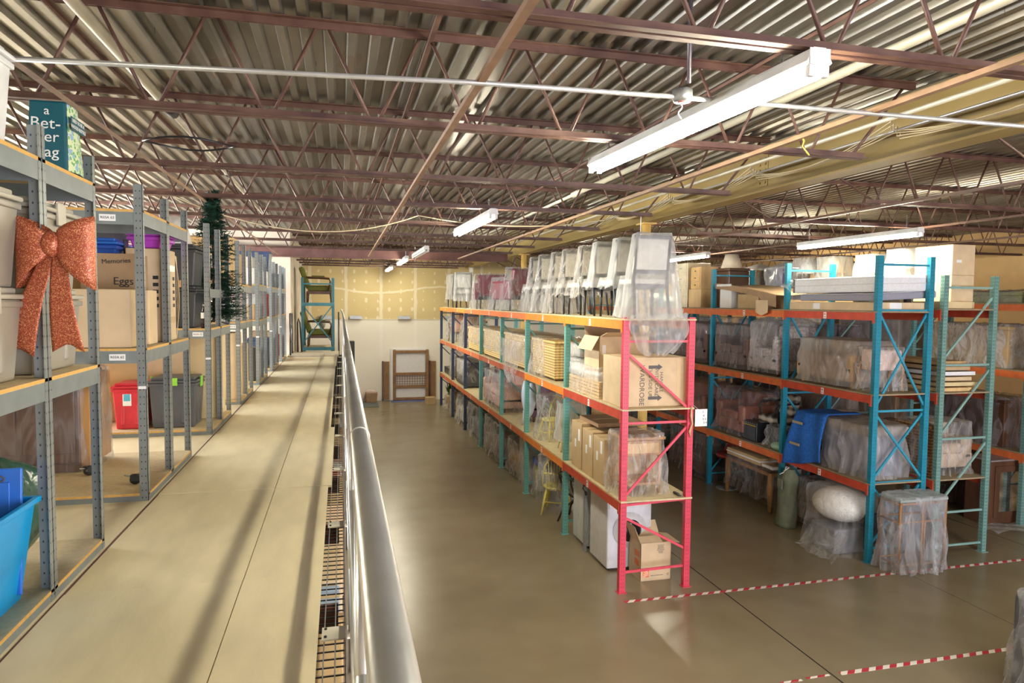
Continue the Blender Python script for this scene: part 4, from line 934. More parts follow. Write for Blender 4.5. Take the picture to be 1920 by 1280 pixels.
def windsor(label, m, arms=True, h=.98, group=None):
    t = thing('windsor_chair', label, 'chair', group)
    MB().lathe([(.02, .43), (.20, .43), (.225, .45), (.22, .475), (.15, .47), (.02, .465)], n=24, sy=.95).build('seat', m, t, True)
    for sx in (-1, 1):
        for sy in (-1, 1): MB().tube([(sx * .14, sy * .13, .44), (sx * .165, sy * .155, .3), (sx * .18, sy * .17, .22), (sx * .215, sy * .21, 0)], [.017, .024, .017, .013], 8).build('leg', m, t, True)
    b = MB()
    for s_ in (-1, 1): b.tube([(s_ * .19, -.17, .17), (s_ * .19, .17, .17)], .011, 6)
    b.tube([(-.19, 0, .17), (.19, 0, .17)], .011, 6); b.build('stretcher', m, t, True)
    hp = [(.20 * math.cos(a) * (1 if math.sin(a) < .3 else 1), .17 + .06 * math.sin(a), .48 + (h - .48) * math.sin(a) ** .75) for a in [math.pi * i / 16 for i in range(17)]]
    MB().tube(hp, .013, 8).build('back_hoop', m, t, True)
    for i in range(7):
        x = -.15 + i * .05; a = math.acos(max(-1, min(1, x / .2))); MB().tube([(x * .8, .17, .47), (x, .17 + .06 * math.sin(a), .48 + (h - .48) * math.sin(a) ** .75)], .007, 6).build('spindle', m, t, True)
    if arms:
        MB().tube([(-.21, -.12, .69), (-.23, .05, .70), (-.17, .2, .71), (0, .235, .72), (.17, .2, .71), (.23, .05, .70), (.21, -.12, .69)], .015, 8).build('arm_rail', m, t, True)
        for s_ in (-1, 1): MB().tube([(s_ * .19, -.1, .46), (s_ * .21, -.1, .69)], .012, 8).build('arm_post', m, t, True)
    return t
def table(label, x, y, z, w_, d, h, m, leg=None, group=None, cat='table', name='table', th=.03, lr=.028):
    t = thing(name, label, cat, group); leg = leg or m
    MB().box(-w_ / 2, w_ / 2, -d / 2, d / 2, h - th, h).build('table_top', m, t, bevel=.006)
    MB().box(-w_ / 2 + .05, w_ / 2 - .05, -d / 2 + .05, d / 2 - .05, h - th - .08, h - th).build('apron', leg, t)
    for sx in (-1, 1):
        for sy in (-1, 1): MB().tube([(sx * (w_ / 2 - .06), sy * (d / 2 - .06), h - th - .02), (sx * (w_ / 2 - .06), sy * (d / 2 - .06), h * .5), (sx * (w_ / 2 - .05), sy * (d / 2 - .05), 0)], [lr, lr * 1.1, lr * .65], 8).build('leg', leg, t, True)
    return place(t, (x, y, z))
def chest(label, x0, x1, y0, y1, z0, z1, m, name='chest', cat='chest', lid=True, film_=None, **kw):
    t = thing(name, label, cat)
    zl = z1 - (.06 if lid else 0); MB().box(x0, x1, y0, y1, z0, zl).build('body', m, t, bevel=.012)
    if lid: MB().box(x0 - .012, x1 + .012, y0 - .012, y1 + .012, zl + .003, z1).build('lid', m, t, bevel=.01)
    if film_: wrap(t, x0 - .015, x1 + .015, y0 - .015, y1 + .015, z0, z1, film_, **kw)
    return settle(t)

# ------------------------------------------------------------------ pallet racks
def rack_bay(x0, x1, y0, y1, h, levels, beams, pm, bm, label, group, near=True, far=None, pattern='z', deck=DECKW, h2=None, red=False, overhang=0.):
    t = thing('pallet_rack', label, 'pallet rack', group)
    def frame(y, pm, bm, hh, pattern):
        for x in (x0, x1 - .08): MB().box(x, x + .08, y - .035, y + .035, .006, hh).build('post', pm, t)
        for x in (x0, x1 - .08): MB().box(x - .02, x + .10, y - .06, y + .05, 0, .006).build('foot_plate', bm, t)
        L_ = []
        if pattern == 'red': L_ = [(0, 3.13, 1, 3.13), (0, 2.98, 1, 2.30), (0, 2.12, 1, 2.12), (1, 2.05, 0, 1.22), (0, 1.10, 1, 1.13), (0, .94, 1, .50), (0, .25, 1, .27)]
        if pattern == 'z': L_ = [(0, 3.2, 1, 3.2), (0, 3.1, 1, 2.25), (0, 2.1, 1, 2.1), (0, 2.02, 1, 1.25), (0, .98, 1, .98), (0, .9, 1, .3), (0, .2, 1, .2)]
        if pattern == 'x': L_ = [(0, 4.16, 1, 4.16), (0, 3.53, 1, 3.53), (0, 3.48, 1, 2.2), (1, 3.48, 0, 2.2), (0, 2.13, 1, 2.13), (0, 2.08, 1, 1.18), (1, 2.08, 0, 1.18), (0, 1.12, 1, 1.12), (0, 1.05, 1, .25), (1, 1.05, 0, .25), (0, .2, 1, .2)]
        if pattern == 'g': L_ = [(0, 3.86, 1, 3.86), (1, 3.72, 0, 2.86), (0, 2.76, 1, 2.76), (1, 2.68, 0, 1.76), (0, 1.70, 1, 1.70), (1, 1.62, 0, .72), (0, .63, 1, .63), (0, .14, 1, .14)]
        xs = (x0 + .075, x1 - .075)
        for i, (a, za, c, zc) in enumerate(L_):
            off = .012 if (a != c and za != zc and a == 1 and pattern == 'x') else 0
            if max(za, zc) < hh: MB().bar((xs[a], y + off, za), (xs[c], y + off, zc), .022, .03).build('brace', bm, t)
    frame(y0, pm, bm, h, 'red' if red else pattern)
    if far: frame(y1, far[0], far[1], far[2], pattern)
    for z, bmt in zip(levels, beams):
        for xx, s_ in ((x0, -1), (x1 - .08, 1)):
            xa = x0 - .012 if s_ < 0 else x1 - .036; b = MB().box(xa, xa + .048, y0 + .036, y1 - .036, z - .13, z - .022); b.build('beam', bmt, t)
            xb = x0 - .014 if s_ < 0 else x1 + .001; MB().box(xb, xb + .013, y0 + .002, y0 + .036, z - .17, z - .018).build('connector', bmt, t); MB().box(xb, xb + .013, y1 - .036, y1 - .002, z - .17, z - .018).build('connector', bmt, t)
        MB().box(x0 - .005, x1 + .005, y0 - .03 - overhang, y1 - .04, z - .02, z).build('deck', deck, t)
        ym = (y0 + y1) / 2; pl = MB().box(x0 - .0155, x0 - .0125, ym - .03, ym + .03, z - .125, z - .03).build('rack_label', WLAB, t)
        MB().box(x0 - .0165, x0 - .0157, ym - .018, ym + .018, z - .07, z - .045).box(x0 - .0165, x0 - .0157, ym - .016, ym + .010, z - .11, z - .09).build('label_print', mat('label_red', (.6, .25, .2), .6) if 'label_red' not in bpy.data.materials else bpy.data.materials['label_red'], pl)
    return settle(t)
AX0, AX1 = 3.33, 4.29
AL = [1.16, 2.30, 3.41]
AY = [7.70, 9.90, 12.20, 14.25, 16.5, 18.7, 20.9, 23.4]
AP = [(REDP, REDB), (TEAP, TEAB), (TEAP, TEAB), (TEAP, TEAB), (TEAP, TEAB), (NAVP, NAVB), (NAVP, NAVB), (NAVP, NAVB)]
ABM = [(RBEAM, RBEAM, ORANGE), (ORANGE, ORANGE, ORANGE), (ORED, RUST, ORED), (ORED, RUST, ORED), (ORED, ORED, ORED), (ORED, ORED, ORANGE), (ORED, ORED, ORANGE)]
for i in range(7):
    lab = ['pallet rack bay with the red end frame and red lower beams', 'pallet rack bay with teal posts and bright orange beams, second of the middle row'] + ['pallet rack bay of the middle row, %s from the red end frame' % ORD[k] for k in range(2, 7)]
    rack_bay(AX0, AX1, AY[i], AY[i + 1], 3.42 if i else 3.43, AL, ABM[i], *AP[i], lab[i], 'middle row of pallet racks', red=(i == 0), far=(NAVP, NAVB, 3.42) if i == 6 else None, overhang=.02 if i == 0 else 0)
BX0, BX1 = 7.12, 8.06
BL = [1.12, 2.37, 3.52]
BY = [7.85, 9.82, 12.12, 14.4, 16.7, 19.0]
for i in range(5):
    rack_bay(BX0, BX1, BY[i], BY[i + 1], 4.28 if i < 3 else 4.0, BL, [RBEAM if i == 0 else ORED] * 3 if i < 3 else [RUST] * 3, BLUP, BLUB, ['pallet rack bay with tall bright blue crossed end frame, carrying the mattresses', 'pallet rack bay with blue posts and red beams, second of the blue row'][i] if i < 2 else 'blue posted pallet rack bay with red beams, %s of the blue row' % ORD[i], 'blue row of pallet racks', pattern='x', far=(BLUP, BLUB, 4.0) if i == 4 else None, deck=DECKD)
CX0, CX1 = 8.21, 9.17
CY = [7.83, 10.1, 12.4, 14.7, 17.0]
for i in range(4):
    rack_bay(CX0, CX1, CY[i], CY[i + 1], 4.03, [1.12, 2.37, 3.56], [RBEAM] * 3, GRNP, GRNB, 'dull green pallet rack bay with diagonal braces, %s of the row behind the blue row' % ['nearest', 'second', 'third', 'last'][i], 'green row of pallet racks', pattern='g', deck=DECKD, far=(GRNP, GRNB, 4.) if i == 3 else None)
DX0, DX1 = 10.75, 11.7
DYY = [6.3, 8.6, 10.9, 13.2, 15.5]
for i in range(4):
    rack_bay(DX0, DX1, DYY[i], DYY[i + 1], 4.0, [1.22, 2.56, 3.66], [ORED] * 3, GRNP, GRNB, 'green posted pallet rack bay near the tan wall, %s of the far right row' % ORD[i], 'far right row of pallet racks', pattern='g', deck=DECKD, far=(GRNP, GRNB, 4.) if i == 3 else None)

# ------------------------------------------------------------------ middle row, top deck
z = AL[2] + .002
CW = mat('chair_cream', (.74, .71, .64), .6); BURG = mat('burgundy_leather', (.20, .012, .03), .35)
for i, y in enumerate([7.98, 8.66, 9.34, 10.02, 10.70, 11.38, 12.06, 12.74]):
    t = dining_chair('cream dining chair with black frame under plastic, %s from the red end frame' % ORD[i], BLK, CW, 'dining chairs on top of the middle rack', 1.02)
    place(t, (3.72, y, z), R(180 + (3 if i % 2 else -3)))
    hem = [.03, .42, .44, .32, .34, .05, .04, .04][i]
    sheet([(-.23, .23, .17, .36, 1.03), (-.24, .24, -.24, .2, .52)], hem, F2 if i < 3 else F3, k=7., res=.028, seed=20 + i, parent=t, name='plastic_wrap', ext=.2, fold=.5)
# film pouch hanging below the end of the deck
b = MB(); rws = []
for i in range(15):
    v = i / 14; row = []
    for j in range(31):
        u = j / 30 * 2 - 1; wd = .40 * math.sqrt(max(0, 1 - (v * .93) ** 2.6)); row.append((3.78 + u * wd + .02 * math.sin(9 * v + u * 4), 7.615 - .07 * math.sin(math.pi * min(1, v * 1.1)) * (1 - u * u) + .018 * math.sin(u * 14 + v * 3), 3.47 - v * .50 + .02 * math.sin(u * 9)))
    rws.append(row)
b.grid(rws); o = b.build('plastic_sheet', F2, None, True); tag(o, 'bunched plastic film drooping over the red end frame below the chairs', 'plastic sheet'); settle(o)
def wrapped_armchair(label, up, wd, loc, rz, f, w_=.72, d=.75, h=1.0, seed=1, hem=.02, **kw):
    t = armchair(label, up, wd, w_, d, h, **kw)
    o = sheet([(-w_ / 2, w_ / 2, d / 2 - .22, d / 2 + .05, h + .0), (-w_ / 2, w_ / 2, -d / 2, d / 2 - .1, .72)], hem, f, k=9., res=.03, seed=seed, parent=t, name='plastic_wrap', ext=.2)
    return place(t, loc, rz)
wrapped_armchair('burgundy armchair under plastic on the top deck, right one', BURG, BLK, (3.85, 14.9, z), R(200), F1, .85, .8, .93, 3, open_arms=False)
wrapped_armchair('burgundy armchair under plastic on the top deck, left one', BURG, BLK, (3.85, 17.3, z), R(160), F1, .9, .8, .88, 4, open_arms=False)
t = dining_chair('small metal chair under plastic at the far end of the top deck', BLK, LGY); place(t, (3.6, 20.3, z), R(170)); wrap(t, -.26, .26, -.27, .38, .2, 1.04, F2, .04, .03, seed=41)
t = dining_chair('small metal chair under plastic, the very last on the top deck', BLK, LGY); place(t, (3.6, 21.6, z), R(190)); wrap(t, -.26, .26, -.27, .38, .25, 1.04, F2, .04, .03, seed=42)
# middle row, second deck
z = AL[1] + .002
t = thing('wardrobe_box', 'long cardboard wardrobe box lying on its side behind the red post', 'box')
x0, x1, y0, y1 = 3.37, 4.26, 7.80, 8.42; PINKC = CARD2
MB().box(x0, x1, y0, y1, z, z + .62).build('carton', CARD2, t, bevel=.006)
MB().box(x0 + .0, x0 + .10, y0 - .0012, y0, z + .02, z + .60).build('packing_tape', CARDY, t); MB().box(x1 - .14, x1 - .09, y0 - .0012, y0, z + .02, z + .60).build('packing_tape', CARDY, t)
GRYI = mat('grey_ink', (.10, .09, .09), .6)
yy = y0 - .002; rr = R(-90)
text('WARDROBE', t, face_y(3.64, yy, z + .27, rr), .092, GRYI); text('THIS SIDE UP', t, face_y(3.755, yy, z + .31, rr), .066, GRYI); text('WITH CARE', t, face_y(3.84, yy, z + .31, rr), .066, GRYI); text('HANDLE', t, face_y(3.905, yy, z + .31, rr), .066, GRYI)
for zz in (z + .11, z + .50):
    MB().prism([(3.73, zz - .02), (3.86, zz - .02), (3.86, zz - .04), (3.92, zz), (3.86, zz + .04), (3.86, zz + .02), (3.73, zz + .02)], lambda u, v, e: (u, y0 - .0015 * e, v), 0, 1).build('arrow', GRYI, t)
settle(t)
carton('large open cardboard box standing behind the wardrobe box', 3.55, 4.26, 8.62, 9.2, z, z + .84, CARD2, flaps=[(3.55, 8.91, 'Y', R(-150), .28, .22), (4.26, 8.91, 'Y', R(80), .28, .2), (3.9, 9.2, 'X', R(-20), .34, .2), (3.9, 8.62, 'X', R(75), .34, .25)], labels=[('-y', 3.62, z + .66, .05, .13)])
WF = mat('white_foam', (.78, .76, .72), .6)
t = thing('slat_bundle', 'stack of pale wooden slats wrapped in film on the second deck', 'wooden slats')
for i in range(5): MB().box(3.37, 3.95, 8.6, 9.84, z + i * .045, z + i * .045 + .036).build('slat', LWOOD, t)
wrap(t, 3.36, 3.96, 8.58, 9.86, z + .004, z + .22, F1, .02, .015, seed=51); settle(t)
t = thing('cushion', 'puffy white film-wrapped cushion lying on the wooden slats', 'cushion'); MB().box(3.38, 3.55, 8.6, 9.8, z + .25, z + .38).build('cushion_body', WF, t, bevel=.06); wrap(t, 3.37, 3.56, 8.58, 9.82, z + .245, z + .39, F2, .02, .02, seed=52, top=.03); settle(t)
for i, zz in enumerate((z, z + .22, z + .44)):
    t = thing('cushion', 'pale grey wrapped cushion at the back of the second deck, %s of its stack' % ['lowest', 'middle', 'topmost'][i], 'cushion', 'stacked cushions'); MB().box(3.6, 4.2, 9.98, 10.6 - .1, zz, zz + .2).build('cushion_body', mat('cushion_grey', (.55, .52, .48), .7) if i == 0 else bpy.data.materials['cushion_grey'], t, bevel=.05); wrap(t, 3.59, 4.21, 9.97, 10.51, zz + .003, zz + .195, F1, .01, .012, seed=60 + i); settle(t)
def wick(lab, y0, y1, ztop, f, seed, hemf=.0, film_y=None):
    t = thing('wicker_chest', lab, 'wicker chest'); MB().box(3.40, 4.2, y0, y1, z + .03, z + ztop - .06).build('body', WICK, t, bevel=.015); MB().box(3.38, 4.22, y0 - .02, y1 + .02, z + ztop - .055, z + ztop).build('lid', WICK, t, bevel=.012)
    for yy in (y0 + .05, y1 - .05): MB().box(3.42, 4.18, yy - .03, yy + .03, z, z + .03).build('foot_rail', DWOOD, t)
    if f: fy0, fy1 = film_y or (y0, y1); wrap(t, 3.37, 4.23, fy0 - .03, fy1 + .03, z + hemf, z + ztop, f, .03, .03, seed=seed, rough=.05, n=150)
    return settle(t)
wick('straw wicker chest with bare right half, second deck beside the teal post', 10.62, 11.95, .66, F3, 71, .06, (11.2, 12.0))
wick('straw wicker chest under drooping film, second deck, middle of the row', 12.4, 14.1, .66, F3, 72, .18)
wick('straw wicker chest under film, second deck, farther one', 14.5, 16.3, .64, F3, 73, .22)
wick('straw wicker chest under film, second deck, farthest one', 16.7, 18.4, .62, F3, 74, .26)
b = MB(); rws = []
for i in range(15):
    v = i / 14; rws.append([(3.27 - .05 * math.sin(math.pi * v) * (1 - abs(u)) + .015 * math.sin(u * 12), 13.15 + u * .85 * (1 - v ** 1.6) ** .6 + .02, z + .55 - v * .86) for u in [j / 24 * 2 - 1 for j in range(25)]])
b.grid(rws); o = b.build('plastic_sheet', F3, None, True); tag(o, 'corner of plastic film hanging in a point below the wicker chests', 'plastic sheet'); settle(o)
PINK = mat('dusty_pink_fabric', (.66, .42, .34), .8, 0, .1, 20); PINK2 = mat('salmon_fabric', (.66, .34, .25), .8)
wrapped_armchair('pink upholstered chair under plastic at the far end of the second deck', PINK2, DWOOD, (3.8, 21.9, z), R(200), F1, .7, .7, .95, 6)
wrapped_armchair('brown chair under plastic on the second deck, beside the pink one', CARD3, DWOOD, (3.8, 19.6, z), R(180), F3, .7, .7, .95, 7)
# middle row, first deck
z = AL[0] + .002
for i, (ya, yb, h_) in enumerate(((8.36, 8.76, .62), (8.78, 9.2, .64), (9.24, 9.66, .68))):
    carton('tan cardboard box with white stickers on the first deck, %s from the red frame' % ORD[i], 3.38, 4.16, ya, yb, z, z + h_, CARD, group='labelled boxes on the first deck', labels=[('-x', ya + .1, z + .5, .07, .17), ('-x', ya + .25, z + .36, .06, .12)], tape='x')
carton('flat carton lying across the three labelled boxes', 3.5, 4.22, 8.9, 9.66, z + .683, z + .74, CARD3)
t = thing('side_table', 'wooden end table in loose crinkled film on the first deck by the red post', 'table')
MB().box(3.42, 4.02, 7.80, 8.28, z + .70, z + .74).build('table_top', WOOD, t, bevel=.01); MB().box(3.46, 3.98, 7.84, 8.24, z + .50, z + .69).build('drawer_case', WOOD, t, bevel=.006); MB().box(3.50, 3.94, 7.83, 7.84, z + .53, z + .66).build('drawer', LWOOD, t, bevel=.004)
MB().box(3.46, 3.98, 7.84, 8.24, z + .12, z + .15).build('lower_shelf', WOOD, t)
for x in (3.48, 3.96):
    for y in (7.86, 8.22): MB().tube([(x, y, z + .5), (x, y, z)], [.025, .018], 8).build('leg', WOOD, t, True)
wrap(t, 3.42, 4.02, 7.80, 8.28, z + .004, z + .76, F1, .07, .035, seed=81, n=160, rows=22, top=.02); settle(t)
t = thing('handset', 'small black handheld object lying on the deck edge by the red frame', 'tool'); MB().box(4.13, 4.17, 7.74, 7.86, z, z + .03).build('body', BLK, t, bevel=.01); MB().box(4.135, 4.165, 7.70, 7.74, z + .005, z + .02).build('tip', BLK, t); settle(t)
YEL = mat('yellow_paint', (.80, .70, .16), .45); PALEY = mat('pale_yellow_paint', (.78, .72, .36), .45)
t = windsor('yellow spindle-back chair under film on the first deck', YEL, False); place(t, (3.62, 11.45, z), R(200), .80); wrap(t, -.25, .25, -.25, .27, .02, 1.0, F1, .08, .035, seed=91)
t = windsor('yellow spindle-back chair beside the teal post on the first deck', PALEY, False); place(t, (3.66, 10.55, z), R(170), .8); wrap(t, -.25, .25, -.25, .27, .25, 1.0, F2, .06, .035, seed=92)
t = dining_chair('black legged wooden chair behind the yellow chairs on the first deck', BLK, LWOOD); place(t, (3.98, 10.2, z), R(180), .85)
t = thing('garment_bag', 'bluish white plastic garment bag hanging among the goods on the first deck', 'garment bag'); BW = mat('bluish_white', (.66, .74, .86), .4)
b = blob((3.55, 12.7, z + .62), (.12, .3, .42), 4, 30, 20, .15, zmin=z + .18); b.build('bag', BW, t, True)
for s_ in (-1, 1): MB().tube([(3.5, 12.7 + s_ * .18, z + .3), (3.48, 12.7 + s_ * .22, z)], .02, 8).build('leg', BW, t, True)
settle(t)
t = sofa('pink sofa wrapped in plastic on the first deck', PINK, 2.2, .8, .80, seats=2); wrap(t, -1.1, 1.1, -.4, .4, .05, .81, F1, .04, .035, seed=101, n=180, rough=.04); place(t, (3.79, 15.4, z), R(-90))
t = thing('wrapped_cabinet', 'charcoal cabinet with a pale cloth and film on the first deck', 'cabinet'); MB().box(3.4, 4.1, 18.85, 20.4, z + .02, z + .7).build('cabinet_body', GRYP, t, bevel=.02); MB().box(3.385, 4.0, 19.1, 20.2, z + .3, z + .715).build('cloth', LGY, t, bevel=.01); wrap(t, 3.38, 4.12, 18.84, 20.41, z + .15, z + .72, F3, .03, .03, seed=105); settle(t)
t = sofa('pale recliner shape wrapped in film at the far end of the first deck', LGY, .9, .7, .85, seats=1); wrap(t, -.45, .45, -.36, .36, .05, .86, F3, .04, .03, seed=106); place(t, (3.8, 21.45, z), R(-90))
chest('low black tray table at the very far end of the first deck', 3.45, 4.1, 22.1, 23.2, z, z + .22, BLK, name='low_table', cat='table', lid=False)
t = sofa('plum upholstered bench at the back of the first deck behind the garment bag', mat('plum_fabric', (.17, .08, .12), .7), .5, .55, .7, seats=1); place(t, (4.0, 13.4, z), R(-90))
# middle row, floor
WSH = mat('appliance_white', (.80, .81, .83), .28, 0, .02)
def washer(label, x0, x1, y0, y1, h, door=True, f=F0):
    t = thing('washing_machine' if door else 'dryer', label, 'washing machine' if door else 'dryer')
    MB().box(x0, x1, y0, y1, .03, h - .02).build('body', WSH, t, bevel=.02); MB().box(x0 - .004, x1 + .004, y0 - .01, y1, h - .018, h).build('top_panel', WSH, t, bevel=.008)
    if door:
        xc, zc = (x0 + x1) / 2 + .0, .55
        d_ = MB().lathe([(.20, 0), (.24, .012), (.24, .02), (.175, .04), (.17, .05)], n=32).build('door_ring', WPL, t, True); d_.data.transform(Matrix.Translation((xc, y0, zc)) @ Matrix.Rotation(R(90), 4, 'X'))
        g_ = MB().lathe([(.165, .0), (.165, .045), (.10, .07), (.02, .078)], n=32).build('door_glass', mat('dark_glass', (.015, .015, .02), .06), d_, True); g_.data.transform(Matrix.Translation((xc, y0, zc)) @ Matrix.Rotation(R(90), 4, 'X'))
        MB().box(x0 + .02, x1 - .02, y0 - .012, y0, h - .15, h - .03).build('control_panel', WPL, t, bevel=.004)
        k_ = MB().lathe([(.03, 0), (.026, .02)], n=20).build('knob', GAL, t, True); k_.data.transform(Matrix.Translation((xc - .1, y0 - .012, h - .09)) @ Matrix.Rotation(R(90), 4, 'X'))
    for x in (x0 + .06, x1 - .06):
        for y in (y0 + .06, y1 - .06): MB().lathe([(.025, 0), (.02, .03)], (x, y, 0), 10).build('foot', DARK, t, True)
    wrap(t, x0 - .005, x1 + .005, y0 - .03, y1 + .005, .05, h, f, .01, .010, seed=int(h * 1000)); return settle(t)
washer('white front-loading washing machine in film on the floor behind the red post', 3.44, 4.08, 8.35, 9.0, 1.0)
washer('white dryer on the floor under the first deck, behind the washing machine', 3.46, 4.0, 9.2, 9.78, .96, False)
t = thing('hose', 'black drain hose looped between the two white appliances', 'hose'); MB().tube([(3.40, 9.1, .96), (3.40, 9.16, .98), (3.41, 9.2, .9), (3.40, 9.1, .9), (3.40, 9.06, .84)], .018, 8).build('hose_loop', BLK, t, True); MB().box(3.39, 3.43, 9.08, 9.14, 0.0, .96).build('grey_strip', GAL, t); settle(t)
t = thing('cardboard_box', 'open moving box with orange logo square on the floor inside the red frame', 'box')
x0, x1, y0, y1, h_ = 3.78, 4.21, 7.94, 8.30, .50
b = MB(); w_ = .005
b.box(x0, x1, y0, y0 + w_, 0.004, h_).box(x0, x1, y1 - w_, y1, 0.004, h_).box(x0, x0 + w_, y0, y1, 0.004, h_).box(x1 - w_, x1, y0, y1, 0.004, h_).box(x0, x1, y0, y1, 0, .006).build('carton', CARD2, t)
for (c, ax, ang, hw, dp) in (((x0, (y0 + y1) / 2, h_), 'Y', -22, .18, .24), ((x1, (y0 + y1) / 2, h_), 'Y', 100, .18, .12), (((x0 + x1) / 2, y1, h_), 'X', -40, .21, .18), (((x0 + x1) / 2 - .05, y0 + .02, h_), 'X', -75, .15, .14)):
    M = Matrix.Translation(c) @ Matrix.Rotation(R(ang), 4, ax)
    (MB().box(-hw, hw, -.003, .003, 0, dp, M=M) if ax == 'X' else MB().box(-.003, .003, -hw, hw, 0, dp, M=M)).build('flap', CARD2, t)
OLOG = mat('logo_orange', (.80, .22, .06), .6)
lg = MB().box(x0 + .03, x0 + .12, y0 - .001, y0, .05, .14).build('orange_logo', OLOG, t); 
for k_, s_ in enumerate(('THE', 'HOME', 'DEPOT')): text(s_, lg, face_y(x0 + .075, y0 - .0012, .122 - .026 * k_, R(20)), .026, WLAB)
text('MEDIUM MOVING BOX', t, face_y(x0 + .23, y0 - .0015, .065), .017, GRYI)
MB().tube([(x0 + .39 + .014 * math.cos(a), y0 - .001, .07 + .014 * math.sin(a)) for a in [i * .9 for i in range(7)]], .003, 5).build('recycle_mark', GRYI, t)
MB().box(x0 - .001, x0, y0 + .05, y0 + .19, .30, .38).box(x0 - .001, x0, y0 + .05, y0 + .19, .18, .26).build('orange_side_print', OLOG, t)
for k_ in range(6): text(['CONTENTS', 'KITCHEN', 'BEDROOM', 'BATHROOM', 'GARAGE', 'OFFICE'][k_], t, face_y(x0 + .28, y0 - .0015, .46 - k_ * .02), .018, GRYI)
settle(t)
t = windsor('bright yellow arm chair with spindles standing on the floor by the teal post', YEL); place(t, (3.56, 10.92, 0), R(150), 1.02); wrap(t, -.02, .26, -.10, .27, .45, 1.0, F1, .04, .02, seed=111)
t = table('yellow legged table with a blue cover and film on the floor', 3.86, 11.66, 0, .78, .84, .72, mat('cobalt_cloth', (.03, .08, .42), .6), YEL, lr=.035); MB().box(-.40, .40, -.43, .43, .60, .735).build('cloth_cover', bpy.data.materials['cobalt_cloth'], t, bevel=.02); wrap(t, -.40, .40, -.43, .43, .04, .75, F1, .05, .03, seed=112, n=160)
t = thing('iron_table_base', 'wrought iron scroll table base with wrapped bundle behind the yellow chair', 'table base'); IRON = mat('rusty_iron', (.07, .045, .035), .5, .5)
for s_ in (-1, 1):
    MB().tube([(3.75 + s_ * .3, 10.5, 0), (3.75 + s_ * .22, 10.5, .18), (3.75, 10.5, .36), (3.75 - s_ * .2, 10.5, .5), (3.75 - s_ * .28, 10.5, .75)], .016, 8).build('scroll_leg', IRON, t, True); MB().tube([(3.75, 10.5 + s_ * .3, 0), (3.75, 10.5 + s_ * .2, .2), (3.75, 10.5, .36), (3.75, 10.5 - s_ * .2, .5), (3.75, 10.5 - s_ * .28, .75)], .016, 8).build('scroll_leg', IRON, t, True)
MB().tube([(3.75 + .28 * math.cos(a * .39), 10.5 + .28 * math.sin(a * .39), .76) for a in range(16)], .014, 8, closed=True).build('ring', IRON, t, True)
wrap(t, 3.5, 4.0, 10.25, 10.75, .35, .80, F4, .02, .04, seed=113); settle(t)
chest('tall grey wrapped cabinet on the floor beside the second teal post', 3.5, 4.15, 12.75, 13.15, .0, .98, LGY, name='wrapped_cabinet', cat='cabinet', film_=F3, seed=114)
t = sofa('grey brown sofa wrapped in film on the floor, nearest of the middle row', mat('taupe', (.36, .31, .28), .8), 1.7, .85, .85); wrap(t, -.86, .86, -.43, .43, .04, .87, F3, .04, .04, seed=115, n=170); place(t, (3.82, 15.35, 0), R(-90))
t = sofa('dark sofa wrapped in shiny film on the floor, second of the middle row', mat('slate_fabric', (.16, .16, .17), .7), 1.8, .85, .85); wrap(t, -.92, .92, -.44, .44, .03, .87, F1, .07, .05, seed=116, n=170); place(t, (3.84, 17.6, 0), R(-90))
t = sofa('wrapped sofa on the floor with film spilling out, third of the middle row', LGY, 1.7, .85, .8); wrap(t, -.86, .86, -.43, .43, .02, .83, F1, .10, .05, seed=117, n=170); place(t, (3.84, 19.7, 0), R(-90))
chest('brown wrapped chest on the floor near the navy posts', 3.45, 4.1, 21.2, 21.9, 0, .75, CARD3, name='wrapped_chest', film_=F3, seed=118)
t = sofa('low brown bench under film on the floor between the second and third teal posts', CARD3, .9, .75, .7, seats=1); wrap(t, -.46, .46, -.38, .38, .03, .72, F3, .03, .03, seed=131); place(t, (3.84, 13.7, 0), R(-90))
t = thing('potted_plant', 'small plant in a tan pot wrapped in film beneath the far navy posts', 'potted plant'); MB().lathe([(.13, 0), (.20, .38), (.21, .40)], (3.5, 22.7, 0), 24).build('pot', LWOOD, t, True)
b = MB(); g = random.Random(3)
for i in range(90):
    a = g.uniform(0, 6.28); e = g.uniform(.1, .3); zz = g.uniform(.5, .95); k0 = len(b.v); p = Vector((3.5 + .05 * math.cos(a), 22.7 + .05 * math.sin(a), .4)); q = Vector((3.5 + e * math.cos(a), 22.7 + e * math.sin(a), zz)); s_ = Vector((-math.sin(a), math.cos(a), 0)) * .025
    b.v += [p, q - (q - p) * .4 + s_, q, q - (q - p) * .4 - s_]; b.face((k0, k0 + 1, k0 + 2, k0 + 3))
b.build('foliage', mat('leaf_green', (.05, .16, .03), .5), t); wrap(t, 3.3, 3.7, 22.5, 22.9, .005, .42, F1, .12, .05, seed=119); settle(t)

